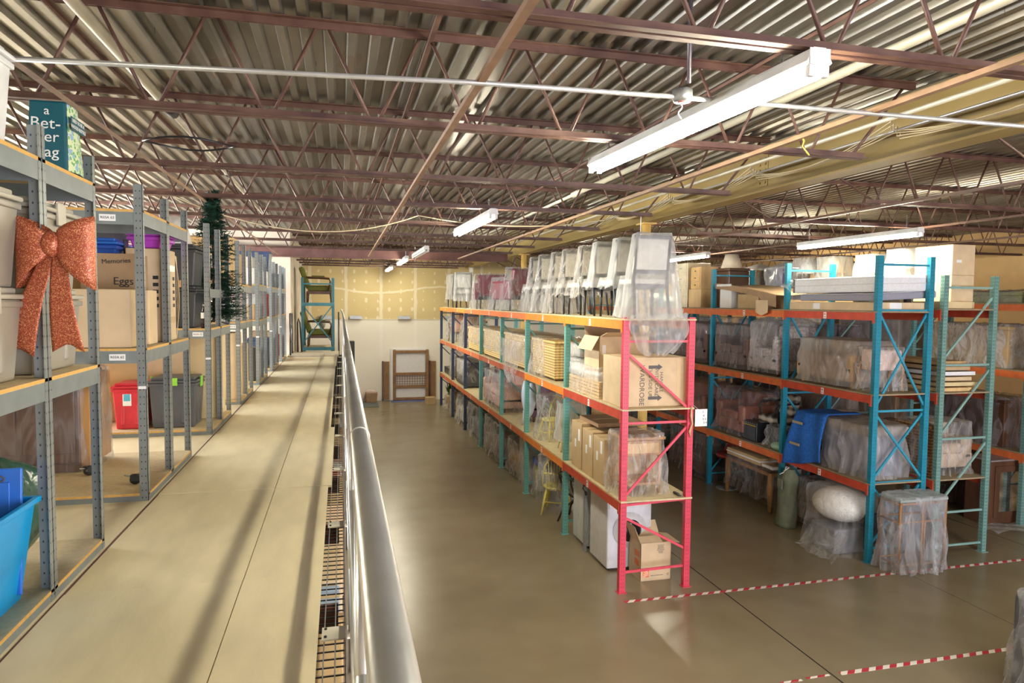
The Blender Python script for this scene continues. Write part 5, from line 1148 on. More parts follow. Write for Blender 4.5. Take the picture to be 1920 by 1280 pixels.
# ------------------------------------------------------------------ blue row: top deck
z = BL[2] + .002
carton('long flat carton lying under the mattresses on the blue rack', 7.16, 8.05, 7.90, 9.75, z, z + .12, CARD2, labels=[('-x', 9.1, z + .06, .16, .09), ('-y', 7.5, z + .07, .2, .09)])
carton('flat cream board package beside the long carton, on the green rack', 8.25, 8.80, 7.84, 9.2, z + .042, z + .14, CARDY)
GFAB = mat('grey_mattress_fabric', (.30, .30, .36), .85, 0, .08, 60); WFAB = mat('white_mattress_cover', (.80, .80, .82), .45, 0, .05, 30, bump=.3, bscale=6)
t = thing('mattress', 'thin grey upholstered bed base sloping beneath the white box spring', 'mattress')
M = Matrix.Translation((7.6, 8.75, z + .205)) @ Matrix.Rotation(R(-3), 4, 'Y')
MB().box(-.44, .62, -.82, .75, -.045, .055, M=M).build('base_body', GFAB, t, bevel=.02); MB().box(-.445, .625, -.825, .755, .056, .062, M=M).build('edge_piping', WFAB, t); MB().box(.1, .17, -.83, -.77, -.10, -.045, M=M).build('foot', BLK, t); settle(t)
t = thing('mattress', 'white film-covered box spring with dark corners on top of the blue rack', 'mattress')
M = Matrix.Translation((7.58, 8.74, z + .385)) @ Matrix.Rotation(R(-1.5), 4, 'Y')
MB().box(-.42, .42, -.86, .92, -.115, .115, M=M).build('mattress_body', WFAB, t, bevel=.035)
for sx in (-1, 1):
    for sy in (-.86, .92): MB().box(sx * .42 - .02 * (sx > 0), sx * .42 + .02 * (sx < 0) + .002 * sx, sy - .02, sy + .02, -.11, .117, M=M).build('corner_guard', GRYP, t, bevel=.006)
MB().box(-.423, .423, -.863, .923, -.004, .004, M=M).build('seam_piping', LGY, t)
b = MB(); cc = M @ Vector((-.42, .95, 0)); b.grid([[(cc.x - .02 + .05 * math.sin(j + i * .4), cc.y + .02 + .05 * i + .02 * math.sin(2 * j), cc.z + .11 * math.cos(j * math.pi / 8) * (1 - i * .14)) for j in range(9)] for i in range(5)]); b.build('plastic_wrap', F2, t, True); settle(t)
for i, (za, zb_) in enumerate(((z + .042, z + .42), (z + .422, z + .86))):
    carton('tall pale cardboard box at the rack end near the tan wall, %s of two' % ('lower' if i == 0 else 'upper'), 8.50, 8.90, 7.96, 8.62, za + (.1 if i == 0 else .1), zb_ + .1 if i else zb_ + .1, CARD2, labels=[('-y', 8.62, za + .3, .09, .04)])
carton('low carton under the tall pale boxes', 8.48, 8.92, 7.95, 8.64, z + .042, z + .141, CARD)
# bent sheet of cardboard over mixed boxes (second bay)
t = thing('cardboard_sheet', 'big bent sheet of brown cardboard sagging over boxes on the blue rack', 'cardboard sheet')
rws = []
for i in range(13):
    v = i / 12; yy = 11.85 - v * 1.9
    rws.append([(7.05 + u * .98 + .0, yy + .25 * u, z + .47 - .24 * v ** 1.3 * (1 - .35 * u) - .03 * math.sin(u * 3)) for u in [j / 10 for j in range(11)]])
MB().grid(rws).build('sheet', CARD3, t, True, solid=.008)
MB().grid([[(7.05 - .01, 11.85 - v * 1.9, z + .47 - .24 * v ** 1.3 - d_ * (.10 + .10 * (v > .75))) for v in [i / 12 for i in range(13)]] for d_ in (0, 1)]).build('drooping_edge', CARD3, t, solid=.008)
MB().grid([[(7.03, 10.5 - u * .34, z + .15 - d_ * (.27 - .12 * abs(u - .5)) ) for u in [i / 5 for i in range(6)]] for d_ in (0, 1)]).build('torn_flap', CARD2, t, solid=.006)
MB().box(7.035, 7.04, 11.3, 11.8, z + .41, z + .45).build('packing_tape', WLAB, t); settle(t)
carton('white carton under the bent cardboard sheet, left end', 7.2, 7.6, 11.55, 11.95, z, z + .36, WLAB); carton('carton with white tape under the bent cardboard sheet', 7.25, 7.9, 10.75, 11.4, z, z + .26, CARD)
carton('small box in the shade of the bent cardboard sheet', 7.3, 7.9, 10.1, 10.6, z, z + .16, CARD3)
chest('dark brown cabinet standing behind the bent cardboard sheet', 7.55, 8.0, 12.2, 12.75, z, z + .80, DWOOD, name='cabinet', cat='cabinet', lid=True)
t = thing('lampshade', 'pleated cream lampshade on the dark cabinet above the blue rack', 'lampshade'); MB().lathe([(.21, z + .80), (.13, z + 1.08)], (7.72, 12.4, 0), 40, cap=False).build('shade', mat('cream_shade', (.80, .66, .48), .8), t, True, solid=.003); MB().box(7.62, 7.82, 12.397, 12.403, z + 1.07, z + 1.075).build('spider_ring', BLK, t); settle(t)
t = thing('dresser', 'light pine drawer chest on the blue rack left of the lampshade', 'drawer chest'); MB().box(7.2, 7.6, 12.7, 13.1, z + .38, z + .84).build('case', LWOOD, t, bevel=.006)
for k in range(3): d_ = MB().box(7.185, 7.2, 12.72, 13.08, z + .40 + k * .145, z + .53 + k * .145).build('drawer', mat('honey_pine', (.76, .48, .18), .5) if 'honey_pine' not in bpy.data.materials else bpy.data.materials['honey_pine'], t); MB().box(7.175, 7.185, 12.88, 12.92, z + .455 + k * .145, z + .475 + k * .145).build('knob', BLK, d_)
settle(t)
carton('pine desk carcass under the drawer chest', 7.18, 7.62, 12.65, 13.15, z, z + .378, LWOOD, name='desk_carcass', cat='desk', tape='')
t = thing('wardrobe', 'tall cream painted cabinet beside the pine drawers on the blue rack', 'cabinet'); MB().box(7.2, 7.75, 13.25, 13.85, z, z + .95).build('case', mat('cream_paint', (.80, .70, .48), .5), t, bevel=.008)
for k in range(4): d_ = MB().box(7.188, 7.2, 13.29, 13.81, z + .04 + k * .23, z + .25 + k * .23).build('drawer', bpy.data.materials['cream_paint'], t, bevel=.004); MB().box(7.178, 7.188, 13.5, 13.6, z + .14 + k * .23, z + .155 + k * .23).build('handle', GAL, d_)
settle(t)
t = thing('lounge_seat', 'grey green curved recliner seat tipped on the far blue rack deck', 'recliner'); MB().prism([(-.5, .05), (.5, .28), (.52, .34), (.2, .26), (-.3, .18), (-.55, .14)], lambda u, v, e: (7.25 + e * .5, 15.0 + u, z + v), 0, 1).build('seat_shell', mat('sage_vinyl', (.30, .34, .28), .5), t, bevel=.02); MB().box(7.3, 7.7, 14.8, 15.2, z, z + .09).build('base', BLK, t); settle(t)
t = table('yellow metal table frame on the far blue rack deck', 7.6, 16.3, z, .7, 1.0, .62, mat('amber_paint', (.80, .50, .08), .5), lr=.03)
chest('small black oven-like box beneath the yellow table frame', 7.4, 7.8, 16.1, 16.5, z, z + .34, BLK, name='black_box', cat='box', lid=False)
# wrapped lamps and cartons along the green row's top deck
z = 3.562
for i, (y, m_, hh, f) in enumerate(((8.98, WFAB, .62, F2), (9.66, LGY, .58, F2), (10.6, CARD2, .60, F2), (11.3, WFAB, .62, F3))):
    t = thing('lampshade', 'white cone lampshade under film behind the box spring, %s from the tall pale boxes' % ORD[i], 'lampshade', 'film covered lampshades'); MB().lathe([(.24, hh), (.13, hh + .28)], (0, 0, 0), 28, cap=False).build('shade', m_, t, True, solid=.002); MB().lathe([(.08, 0), (.09, .02), (.02, .06), (.018, .3), (.03, .4), (.02, hh + .1)], (0, 0, 0), 16).build('lamp_base', DWOOD, t, True); MB().box(-.12, .12, -.002, .002, hh + .27, hh + .275).build('spider_ring', BLK, t)
    wrap(t, -.22, .22, -.22, .22, hh - .25, hh + .29, f, .05, .03, seed=200 + i); place(t, (8.7, y, z))
for i, (y, l) in enumerate(((11.8, .6), (12.5, .7), (13.4, .6))):
    chest('dark upholstered piece under shiny film beyond the lampshades, %s' % ORD[i], 8.4, 9.0, y, y + l, z, z + .75, [mat('indigo_fabric', (.06, .05, .14), .6), CARD3, BURG][i], name='wrapped_ottoman', cat='ottoman', film_=F2, flare=.05, fold=.05, seed=210 + i, peak=.15)
chest('big pale draped item at the far end of the green row top', 8.35, 9.1, 14.8, 16.0, z, z + .8, LGY, name='wrapped_cabinet', cat='cabinet', film_=F2, flare=.1, seed=220, peak=.2)
chest('yellow panel crate on the top of the green row', 8.4, 9.0, 16.1, 16.9, z, z + .55, mat('amber_panel', (.78, .56, .20), .6), name='panel_crate', cat='crate', lid=False)
# ------------------------------------------------------------------ blue row: middle deck
z = BL[1] + .002
TAUPE = bpy.data.materials['taupe']; COCOA = mat('cocoa_fabric', (.13, .08, .065), .75); BEI = mat('beige_fabric', (.50, .38, .28), .8); FLOR = mat('floral_fabric', (.42, .36, .36), .8, 0, .5, 25)
t = sofa('brown paper and film wrapped loveseat on the middle deck of the blue rack', CARD3, 1.25, .8, .68, feet=LWOOD); wrap(t, -.63, .63, -.41, .41, .03, .69, F5, .03, .03, seed=301, n=170); place(t, (7.6, 8.95, z), R(-90))
t = thing('side_chair', 'small pinkish chair with curved wooden legs in film at the blue end frame', 'chair')
MB().box(-.24, .24, -.14, .12, .30, .60).build('upholstered_body', mat('blush_fabric', (.74, .55, .48), .8), t, bevel=.03)
for sx in (-1, 1):
    for y in (-.13, .11): MB().tube([(sx * .24, y, .42), (sx * .27, y, .3), (sx * .25, y, .15), (sx * .28, y, 0)], [.022, .02, .014, .018], 8).build('leg', WOOD, t, True)
wrap(t, -.27, .27, -.16, .14, .02, .62, F1, .05, .045, seed=302); place(t, (7.52, 8.10, z), 0)
t = sofa('floral armchair under film on the middle deck, second blue bay', FLOR, .85, .8, .85, seats=1); wrap(t, -.44, .44, -.41, .41, .05, .9, F1, .05, .04, seed=303, peak=.2); place(t, (7.62, 10.45, z), R(-90))
t = sofa('dark brown sofa in shiny film on the middle deck, second blue bay', COCOA, 1.15, .85, .8); wrap(t, -.58, .58, -.43, .43, .03, .82, F4, .02, .035, seed=304, n=170); place(t, (7.62, 11.5, z), R(-90))
t = sofa('dark brown sofa in film on the middle deck, third blue bay', COCOA, 1.8, .85, .8); wrap(t, -.9, .9, -.43, .43, .03, .82, F4, .02, .035, seed=305, n=170); place(t, (7.62, 13.2, z), R(-90))
t = sofa('taupe sofa in film on the middle deck, fourth blue bay', TAUPE, 1.9, .85, .85); wrap(t, -.96, .96, -.43, .43, .03, .87, F4, .02, .035, seed=306, n=150); place(t, (7.62, 15.5, z), R(-90))
# blue row: lower deck
z = BL[0] + .002
t = thing('wrapped_table', 'grey wrapped sideboard with film sheet on the lower deck at the blue end frame', 'sideboard'); MB().box(7.24, 7.92, 7.9, 8.9, z + .62, z + .74).build('table_top', TAUPE, t, bevel=.01); MB().box(7.28, 7.88, 7.94, 8.86, z + .02, z + .62).build('carcass', mat('slate_blue_fabric', (.16, .19, .30), .8), t, bevel=.02)
wrap(t, 7.23, 7.93, 7.89, 8.91, z + .004, z + .75, F5, .05, .04, seed=311, n=150); settle(t)
BLK_B = mat('blue_quilt', (.015, .13, .50), .85, 0, .25, 30, bump=.5, bscale=60)
t = thing('blanket', 'bright blue quilted moving blanket with tan straps hanging over the lower deck edge', 'blanket')
rws = []
for i in range(22):
    v = i / 21; row = []
    for j in range(17):
        u = j / 16; y = 8.80 + u * .72 + (v - .3) * .25 * u * (v > .3)
        if v < .3: x, zz = 7.8 - v * 2.05, z + .80 - .03 * u - .5 * abs(v - .15) * u * .2
        else: q = (v - .3) / .7; x, zz = 7.19 - .11 * math.sin(q * 1.6) - .02 * math.sin(u * 12 + q * 3), z + .79 - q * (.72 + .22 * u)
        row.append((x, y, zz + .01 * math.sin(u * 9)))
    rws.append(row)
MB().grid(rws).build('quilt', BLK_B, t, True, solid=.012)
STR = mat('tan_strap', (.36, .30, .20), .7)
for v_ in (.45, .72):
    q = (v_ - .3) / .7; MB().box(7.05 + .02 * (v_ < .6), 7.06 + .02 * (v_ < .6), 9.18 + v_ * .1, 9.42 + v_ * .1, z + .79 - q * .90 - .02, z + .79 - q * .90 + .02).build('strap', STR, t)
settle(t)
t = chest('brown wicker hamper standing on the lower deck behind the blue post', 8.26, 8.44, 7.95, 8.6, 1.122, 1.122 + .75, WICKB, name='wicker_hamper', cat='hamper')
t = sofa('low dark couch with pale throw behind the blue blanket', TAUPE, .7, .7, .6, seats=1); place(t, (8.7, 9.2, 1.122), R(-90))
t = thing('amplifier', 'black guitar amplifier with gold strip on the lower deck of the blue rack', 'amplifier'); MB().box(7.20, 7.50, 10.62, 11.08, z, z + .36).build('cabinet', BLK, t, bevel=.012)
MB().box(7.194, 7.2, 10.65, 11.05, z + .03, z + .27).build('speaker_grille', mat('grille_grey', (.05, .055, .06), .7), t); MB().box(7.193, 7.2, 10.64, 11.06, z + .283, z + .295).build('gold_strip', mat('gold_strip', (.65, .5, .05), .4), t)
for k in range(6): MB().box(7.192, 7.2, 10.68 + k * .06, 10.70 + k * .06, z + .31, z + .33).build('knob', GAL, t)
MB().tube([(7.35, 10.75, z + .36), (7.35, 10.78, z + .385), (7.35, 10.92, z + .385), (7.35, 10.95, z + .36)], .008, 6).build('handle', BLK, t, True); settle(t)
LEA = mat('terracotta_leather', (.30, .09, .045), .4); STRI = wicker('striped_fabric', (.05, .04, .04), (.6, .55, .45), 10)
t = sofa('terracotta leather armchair in film on the lower deck, second blue bay', LEA, .95, .8, .8, seats=1); wrap(t, -.49, .49, -.42, .42, .05, .85, F4, .06, .05, seed=321); place(t, (7.66, 11.62, z), R(-90))
t = armchair('black and white striped armchair on the lower deck behind the amplifier', STRI, BLK, .6, .6, .85); place(t, (7.78, 10.75, z), R(-90))
t = thing('bundle', 'small dark bundle in crinkled film on the lower deck beside the amplifier', 'bundle'); blob((7.45, 10.28, z + .17), (.15, .2, .17), 9, 24, 14, .1, zmin=z).build('bundle_body', DARK, t, True); wrap(t, 7.28, 7.62, 10.08, 10.48, z + .004, z + .34, F1, .04, .05, seed=322); settle(t)
o = blob((7.25, 9.98, z + .06), (.12, .16, .07), 5, 20, 10, .1, zmin=z).build('green_cloth', mat('mint_cloth', (.35, .55, .38), .8), None, True); tag(o, 'pale green folded cloth at the deck edge right of the blue post', 'cloth'); settle(o)
o = blob((7.42, 9.72, z + .06), (.10, .07, .06), 6, 20, 10, .1, zmin=z).build('grey_cloth', LGY, None, True); tag(o, 'crumpled pale grey cloth behind the green cloth', 'cloth'); settle(o)
RCH = mat('dark_red_vinyl', (.22, .015, .01), .3)
def stool(label, x, y, z, h=.62, sc=1):
    t = thing('bar_stool', label, 'bar stool'); MB().lathe([(.0, h - .02), (.20, h), (.22, h + .04), (.20, h + .06), (0, h + .05)], n=24, cap=False).build('seat', RCH, t, True)
    MB().grid([[(.21 * math.cos(a) , .21 * math.sin(a) + .03 * v, h + .04 + v * .32 * math.sin(a) ** .5 if math.sin(a) > 0 else h + .04) for a in [math.pi * k / 12 for k in range(13)]] for v in [k / 5 for k in range(6)]]).build('backrest', RCH, t, True, solid=.02)
    MB().lathe([(.025, .03), (.025, h)], n=14).build('column', GAL, t, True); MB().lathe([(.21, 0), (.20, .012), (.03, .04)], n=28).build('base', GAL, t, True); return place(t, (x, y, z), R(-90), sc)
stool('dark red bucket bar stool with chrome foot on the floor under the blue rack', 7.32, 11.72, 0); stool('dark red bucket chair on the lower deck behind the blue blanket', 7.9, 9.7, z, .3)
# blue row: floor
t = table('wooden dining table under film on the floor below the amplifier', 7.58, 10.85, 0, .85, 1.45, .72, DWOOD, WOOD, lr=.05); wrap(t, -.43, .43, -.73, .73, .22, .73, F4, .03, .04, seed=331, n=160, rough=.08)
t = thing('picture_box', 'flat open box of framed pictures with white edges on the dining table', 'box'); MB().box(7.17, 7.75, 10.45, 11.5, .742, .80).build('carton', CARD, t, bevel=.004); MB().box(7.16, 7.76, 10.44, 11.51, .802, .825).build('white_frame', WLAB, t); MB().box(7.17, 7.75, 10.45, 11.5, .827, .87).build('carton', CARD, t, bevel=.004); settle(t)
t = thing('framed_picture', 'white edged frame lying beside the picture box on the table', 'frame'); MB().box(7.2, 7.7, 10.13, 10.43, .742, .79).build('frame', WLAB, t, bevel=.004); MB().box(7.24, 7.66, 10.16, 10.40, .79, .793).build('picture', CARD3, t); settle(t)
t = thing('duffel_bag', 'olive green canvas duffel bag standing on the floor at the blue post', 'duffel bag')
OL = mat('olive_canvas', (.16, .18, .12), .85, 0, .12, 12, bump=.3, bscale=20); b = MB(); rws = []
for i in range(20):
    v = i / 19; r0 = .165 * (1 - .06 * math.sin(v * 3)) * (1 if v < .86 else 1 - (v - .86) * 4.2); rws.append([(7.02 + (r0 + .010 * math.sin(j * .9 + v * 9)) * math.cos(j * math.pi / 12) * .9 + .05 * v, 9.48 + (r0 + .01 * math.sin(j * 1.7 - v * 7)) * math.sin(j * math.pi / 12) * 1.1, .002 + v * .93) for j in range(24)])
b.grid(rws, wrap=True); b.face([j for j in range(24)][::-1]); b.build('bag_body', OL, t, True)
MB().tube([(6.95, 9.48, .9), (7.00, 9.42, .97), (7.04, 9.54, .96), (6.98, 9.50, .88), (6.92, 9.54, .84)], .008, 6).build('drawstring', WLAB, t, True); MB().box(6.88, 6.9, 9.42, 9.54, .62, .78).build('pocket', OL, t, bevel=.006); settle(t)
t = thing('folding_chair', 'folded pale grey metal frame leaning behind the duffel bag', 'folding frame')
MB().tube([(7.26, 9.66, 0), (7.28, 9.66, .86), (7.6, 9.66, .86), (7.6, 9.66, 0)], .014, 8).build('tube_frame', GAL, t, True); MB().box(7.28, 7.6, 9.655, 9.668, .3, .8).build('panel', LGY, t); settle(t)
t = thing('pouf', 'round white woven pouf under clear film on the floor', 'pouf'); blob((0, 0, .66), (.44, .46, .25), 7, 48, 24, .02).build('pouf_body', mat('ivory_knit', (.84, .82, .76), .9, 0, .1, 40, bump=.8, bscale=50), t, True)
MB().box(-.36, .36, -.3, .3, 0, .36).build('grey_base', mat('base_grey', (.25, .25, .27), .7), t, bevel=.03)
wrap(t, -.40, .40, -.42, .42, .01, .88, F0, .07, .05, seed=341, n=150, top=.03, peak=.05); place(t, (7.20, 8.44, 0), 0, (.9, .88, 1))
b = MB(); g = random.Random(12); rws = []
for i in range(12):
    v = i / 11; rws.append([(6.56 + .35 * v + .04 * math.sin(u * 9), 7.95 + u * .80 - .10 * (1 - v), .015 + .30 * v ** 1.6 + .03 * abs(math.sin(u * 11 + v * 5))) for u in [j / 20 for j in range(21)]])
b.grid(rws); o = b.build('plastic_sheet', F1, None, True); tag(o, 'loose clear film trailing onto the floor in front of the pouf', 'plastic sheet'); settle(o)
t = sofa('beige patterned sofa in film on the floor between duffel bag and pouf', mat('mauve_fabric', (.42, .33, .28), .8, 0, .3, 30), .9, .8, .9, seats=1); wrap(t, -.45, .45, -.4, .4, .04, .92, F1, .04, .04, seed=343); place(t, (7.72, 9.36, 0), R(-90), .80) 
t = thing('chair', 'dark chair with a pale metal leg behind the bamboo table', 'chair'); MB().box(7.25, 7.6, 8.0, 8.06, .1, .62).build('backrest', DARK, t, bevel=.02); MB().box(7.62, 7.95, 7.98, 8.06, .3, .36).build('seat', DARK, t, bevel=.02); MB().tube([(7.24, 7.98, .5), (7.22, 7.96, 0)], .012, 8).build('leg', GAL, t, True); MB().tube([(7.9, 8.02, .3), (7.92, 8.0, 0)], .012, 8).build('leg', GAL, t, True); settle(t)
t = thing('bamboo_table', 'bamboo side table draped in clear film in front of the blue end frame', 'side table')
BAM = mat('bamboo', (.30, .15, .06), .4, 0, .2, 10); x0, x1, y0, y1 = 7.20, 7.98, 7.36, 7.74
MB().box(x0, x1, y0, y1, .98, 1.01).build('table_top', mat('grey_green_top', (.30, .36, .34), .4), t, bevel=.006)
for x in (x0 + .02, x1 - .02):
    for y in (y0 + .02, y1 - .02): MB().tube([(x, y, 0), (x, y, .97)], .018, 8).build('leg', BAM, t, True)
for zz in (.12, .70, .95):
    MB().tube([(x0 + .02, y0 + .02, zz), (x1 - .02, y0 + .02, zz)], .015, 8).build('rail', BAM, t, True); MB().tube([(x0 + .02, y1 - .02, zz), (x1 - .02, y1 - .02, zz)], .015, 8).build('rail', BAM, t, True); MB().tube([(x0 + .02, y0 + .02, zz), (x0 + .02, y1 - .02, zz)], .015, 8).build('rail', BAM, t, True)
MB().tube([(7.58, y0 + .02, .12), (7.58, y0 + .02, .95)], .018, 8).build('centre_post', BAM, t, True); MB().tube([(7.62, y0 + .02, .12), (7.62, y0 + .02, .70)], .014, 8).build('centre_post', BAM, t, True)
settle(t)
FT = film('crinkled_film', (.80, .80, .86), .17, .26, 2.2)
wrap(None, x0, x1, y0, y1, .01, 1.02, FT, .07, .05, seed=351, n=190, rows=26, label='loose clear plastic sheet draped over the bamboo table', rough=.0, name='plastic_sheet')
for i, (y, m_, h_, k) in enumerate(((12.9, COCOA, .9, 's'), (14.9, TAUPE, .85, 's'), (17.0, LGY, .85, 's'))):
    t = sofa('%s sofa in film on the floor of the blue row, beyond the bar stool' % ['cocoa', 'taupe', 'light grey'][i], m_, 1.6, .85, h_); wrap(t, -.82, .82, -.43, .43, .02, h_ + .02, F4, .06, .05, seed=360 + i, n=120); place(t, (7.62, y, 0), R(-90))
    t = sofa('%s sofa in film on the lower deck of the blue row, far part' % ['brick', 'grey', 'beige'][i], [LEA, LGY, BEI][i], 1.6, .85, .8); wrap(t, -.82, .82, -.43, .43, .02, .82, F4, .06, .05, seed=370 + i, n=120); place(t, (7.62, y + .3, z), R(-90))
carton('black storage box on the floor behind the red bar stool', 7.3, 7.8, 12.25, 12.65, 0, .55, DARK, name='storage_box', tape='')
# ------------------------------------------------------------------ green row
z = 1.122
t = sofa('plump beige armchair in shiny film on the lower deck of the green rack', BEI, .82, .6, .72, seats=1); wrap(t, -.42, .42, -.31, .31, .01, .76, F1, .03, .05, seed=401, n=150); place(t, (8.78, 8.26, z), 0)
z = 2.372
for i in range(6):
    xo = 8.25 + .02 * i; ln = [.62, .74, .60, .66, .56, .48][i]; m_ = [LWOOD, CARDY, CARD2, WFAB, CARD, LWOOD][i]
    carton('flat wooden panel in the stack beside the blue frame, %s from the bottom' % ['first', 'second', 'third', 'fourth', 'fifth', 'sixth'][i], xo, xo + ln, 7.88 + .015 * i, 9.9, z + .075 * i, z + .075 * i + .055 , m_, name='wood_panel', cat='panel', tape='', group='flat panels on the green rack')
for i, (y, w_, h_, m_, z0) in enumerate(((10.9, 1.3, .85, COCOA, 2.372), (13.2, 1.5, .9, TAUPE, 2.372), (15.7, 1.6, .9, LGY, 2.372), (11.0, 1.5, .8, BEI, 1.122), (13.4, 1.5, .85, DWOOD, 1.122), (15.8, 1.6, .85, TAUPE, 1.122), (10.6, 1.2, .8, DARK, 0), (13.0, 1.6, .8, CARD3, 0), (15.4, 1.6, .8, COCOA, 0))):
    t = sofa('film covered %s in the green row, %s deck, %s bay' % (['dark couch', 'taupe couch', 'grey couch', 'beige couch', 'dark wood bench', 'brown couch', 'black couch', 'tan couch', 'cocoa couch'][i], {0: 'floor', 1.122: 'lower', 2.372: 'middle'}[z0], ['second', 'third', 'fourth'][i % 3]), m_, w_, .8, h_); wrap(t, -w_ / 2, w_ / 2, -.41, .41, .02, h_ + .02, F4, .02, .035, seed=410 + i, n=100); place(t, (8.7, y, z0), R(-90))
# ------------------------------------------------------------------ far right row
def dgoods(i, lab, y0, y1, z0, h, m, f=F4, kind='chest'):
    chest(lab, 10.85, 11.6, y0, y1, z0, z0 + h, m, name='wrapped_furniture', cat='furniture', film_=f, flare=.06, fold=.06, seed=500 + i, top=.04)
BUB = film('bubble_wrap', (.72, .70, .70), .3, .4, 5.)
dgoods(0, 'brown carton bundle under bubble film on the middle deck of the far right row', 7.0, 8.4, 2.562, .62, CARD3, BUB); dgoods(1, 'tan carton with a cylinder under film, far right row, middle deck', 9.0, 10.6, 2.562, .7, CARD, BUB)
dgoods(2, 'dark lidded trunk in film on the lower deck of the far right row', 6.8, 8.3, 1.222, .8, COCOA); dgoods(3, 'dark red brown trunk in film, far right row lower deck, second bay', 9.0, 10.6, 1.222, .8, DWOOD)
dgoods(4, 'grey bundle in film, far right row middle deck, third bay', 11.3, 13.0, 2.562, .8, TAUPE); dgoods(5, 'brown bundle in film, far right row lower deck, third bay', 11.3, 13.0, 1.222, .8, CARD3)
dgoods(6, 'white bundle in film, far right row middle deck, last bay', 13.6, 15.2, 2.562, .8, LGY); dgoods(7, 'cocoa bundle in film, far right row lower deck, last bay', 13.6, 15.2, 1.222, .8, COCOA)
dgoods(8, 'cocoa trunk on the floor in the second bay of the far right row', 9.3, 10.6, 0, .9, COCOA); dgoods(9, 'tan trunk on the floor in the third bay of the far right row', 11.3, 13., 0, .9, CARD)
dgoods(10, 'green grey insulation roll on the top deck of the far right row', 8.8, 10.4, 3.662, .18, mat('moss_wool', (.30, .32, .16), .95)); dgoods(11, 'pale carton on the top deck of the far right row, third bay', 11.3, 12.6, 3.662, .3, CARD2)
t = thing('display_cabinet', 'dark brown cabinet with a reflecting glass door on the floor at far right', 'cabinet')
x0, x1, y0, y1 = 10.30, 11.5, 8.75, 9.2
MB().box(x0, x1, y0, y1, 0, 1.06).build('cabinet_body', DWOOD, t, bevel=.01); MB().box(x0 - .02, x1 + .02, y0 - .03, y1, 1.06, 1.09).build('top_board', mat('grey_top', (.26, .22, .22), .4), t, bevel=.006)
d_ = MB().box(x0 + .10, x1 - .05, y0 - .018, y0, .12, .98).build('door', DWOOD, t, bevel=.006); MB().box(x0 + .19, x1 - .14, y0 - .021, y0 - .018, .22, .88).build('glass_pane', mat('silver_glass', (.45, .45, .42), .08, .9, .6, 5), d_); settle(t)
b = MB(); b.grid([[(10.05 + u * 1.3, 8.35 + v * .4 + .03 * math.sin(u * 9), .01 + .03 * abs(math.sin(u * 7 + v * 6))) for u in [j / 16 for j in range(17)]] for v in [i / 8 for i in range(9)]]); o = b.build('plastic_sheet', F2, None, True); tag(o, 'crumpled film lying on the floor at the foot of the brown glass cabinet', 'plastic sheet'); settle(o)
# item at the lower right corner of the view
t = thing('wrapped_furniture', 'dark furniture piece in grey film at the bottom right corner', 'furniture'); MB().box(6.16, 7.1, 4.25, 4.93, .02, .90).build('body', GRYP, t, bevel=.03); wrap(t, 6.15, 7.11, 4.24, 4.94, .01, .92, F1, .12, .05, seed=600, n=150); settle(t)
# hang tag card
t = thing('sign_card', 'white number card hanging beyond the red post', 'card'); MB().box(4.36, 4.53, 7.745, 7.75, 2.04, 2.26).build('card', WLAB, t)
for k in range(4): text(['7', '8', '9 0', '3 4'][k], t, face_y(4.47 + .01 * k, 7.744, 2.22 - k * .045), .04, GRYI)
MB().tube([(4.40, 7.748, 2.26), (4.30, 7.74, 2.34)], .002, 4).build('string', WLAB, t); settle(t)
o = MB().tube([(4.25, 7.64, 2.32), (4.24, 7.63, 2.2), (4.26, 7.63, 2.1), (4.23, 7.64, 2.0), (4.25, 7.64, 1.92)], [.008, .016, .01, .016, .004], 6).build('tape_strip', TAPE, None, True); tag(o, 'twisted strip of tape hanging on the red end frame post', 'tape'); settle(o)

# ------------------------------------------------------------------ floor tape
def tape_mat(ax):
    m, nt, out = nodes('hazard_tape'); b = N(nt, 'ShaderNodeBsdfPrincipled'); b.inputs['Roughness'].default_value = .45
    tc = N(nt, 'ShaderNodeTexCoord'); sp = N(nt, 'ShaderNodeSeparateXYZ'); L(nt, tc.outputs['Object'], sp.inputs[0])
    q = math_(nt, 'MODULO', math_(nt, 'ADD', math_(nt, 'SUBTRACT', sp.outputs[0], sp.outputs[1]), 50.), .165)
    L(nt, mixc(nt, math_(nt, 'LESS_THAN', q, .085), (.80, .75, .68), (.48, .03, .05)), b.inputs['Base Color']); L(nt, b.outputs[0], out.inputs[0]); return m
HT = tape_mat(0)
for (xa, xb, y, lab) in ((3.30, 14.8, 7.43, 'red and white striped floor tape line in front of the rack ends'), (4.72, 14.8, 5.47, 'red and white striped floor tape line nearer the camera')):
    o = MB().box(xa, xb, y - .027, y + .027, 0, .0025).build('floor_tape', HT); tag(o, lab, 'floor tape'); settle(o)
for i, (xa, xb, y) in enumerate(((4.05, 4.28, 5.46), (4.34, 4.6, 5.475))):
    o = MB().box(xa, xb, y - .014, y + .012, 0, .0025, M=None).build('tape_scrap', HT); tag(o, ['worn pinkish tape remnant on the floor, left of the two', 'worn pinkish tape remnant on the floor, touching the joint'][i], 'tape'); settle(o)

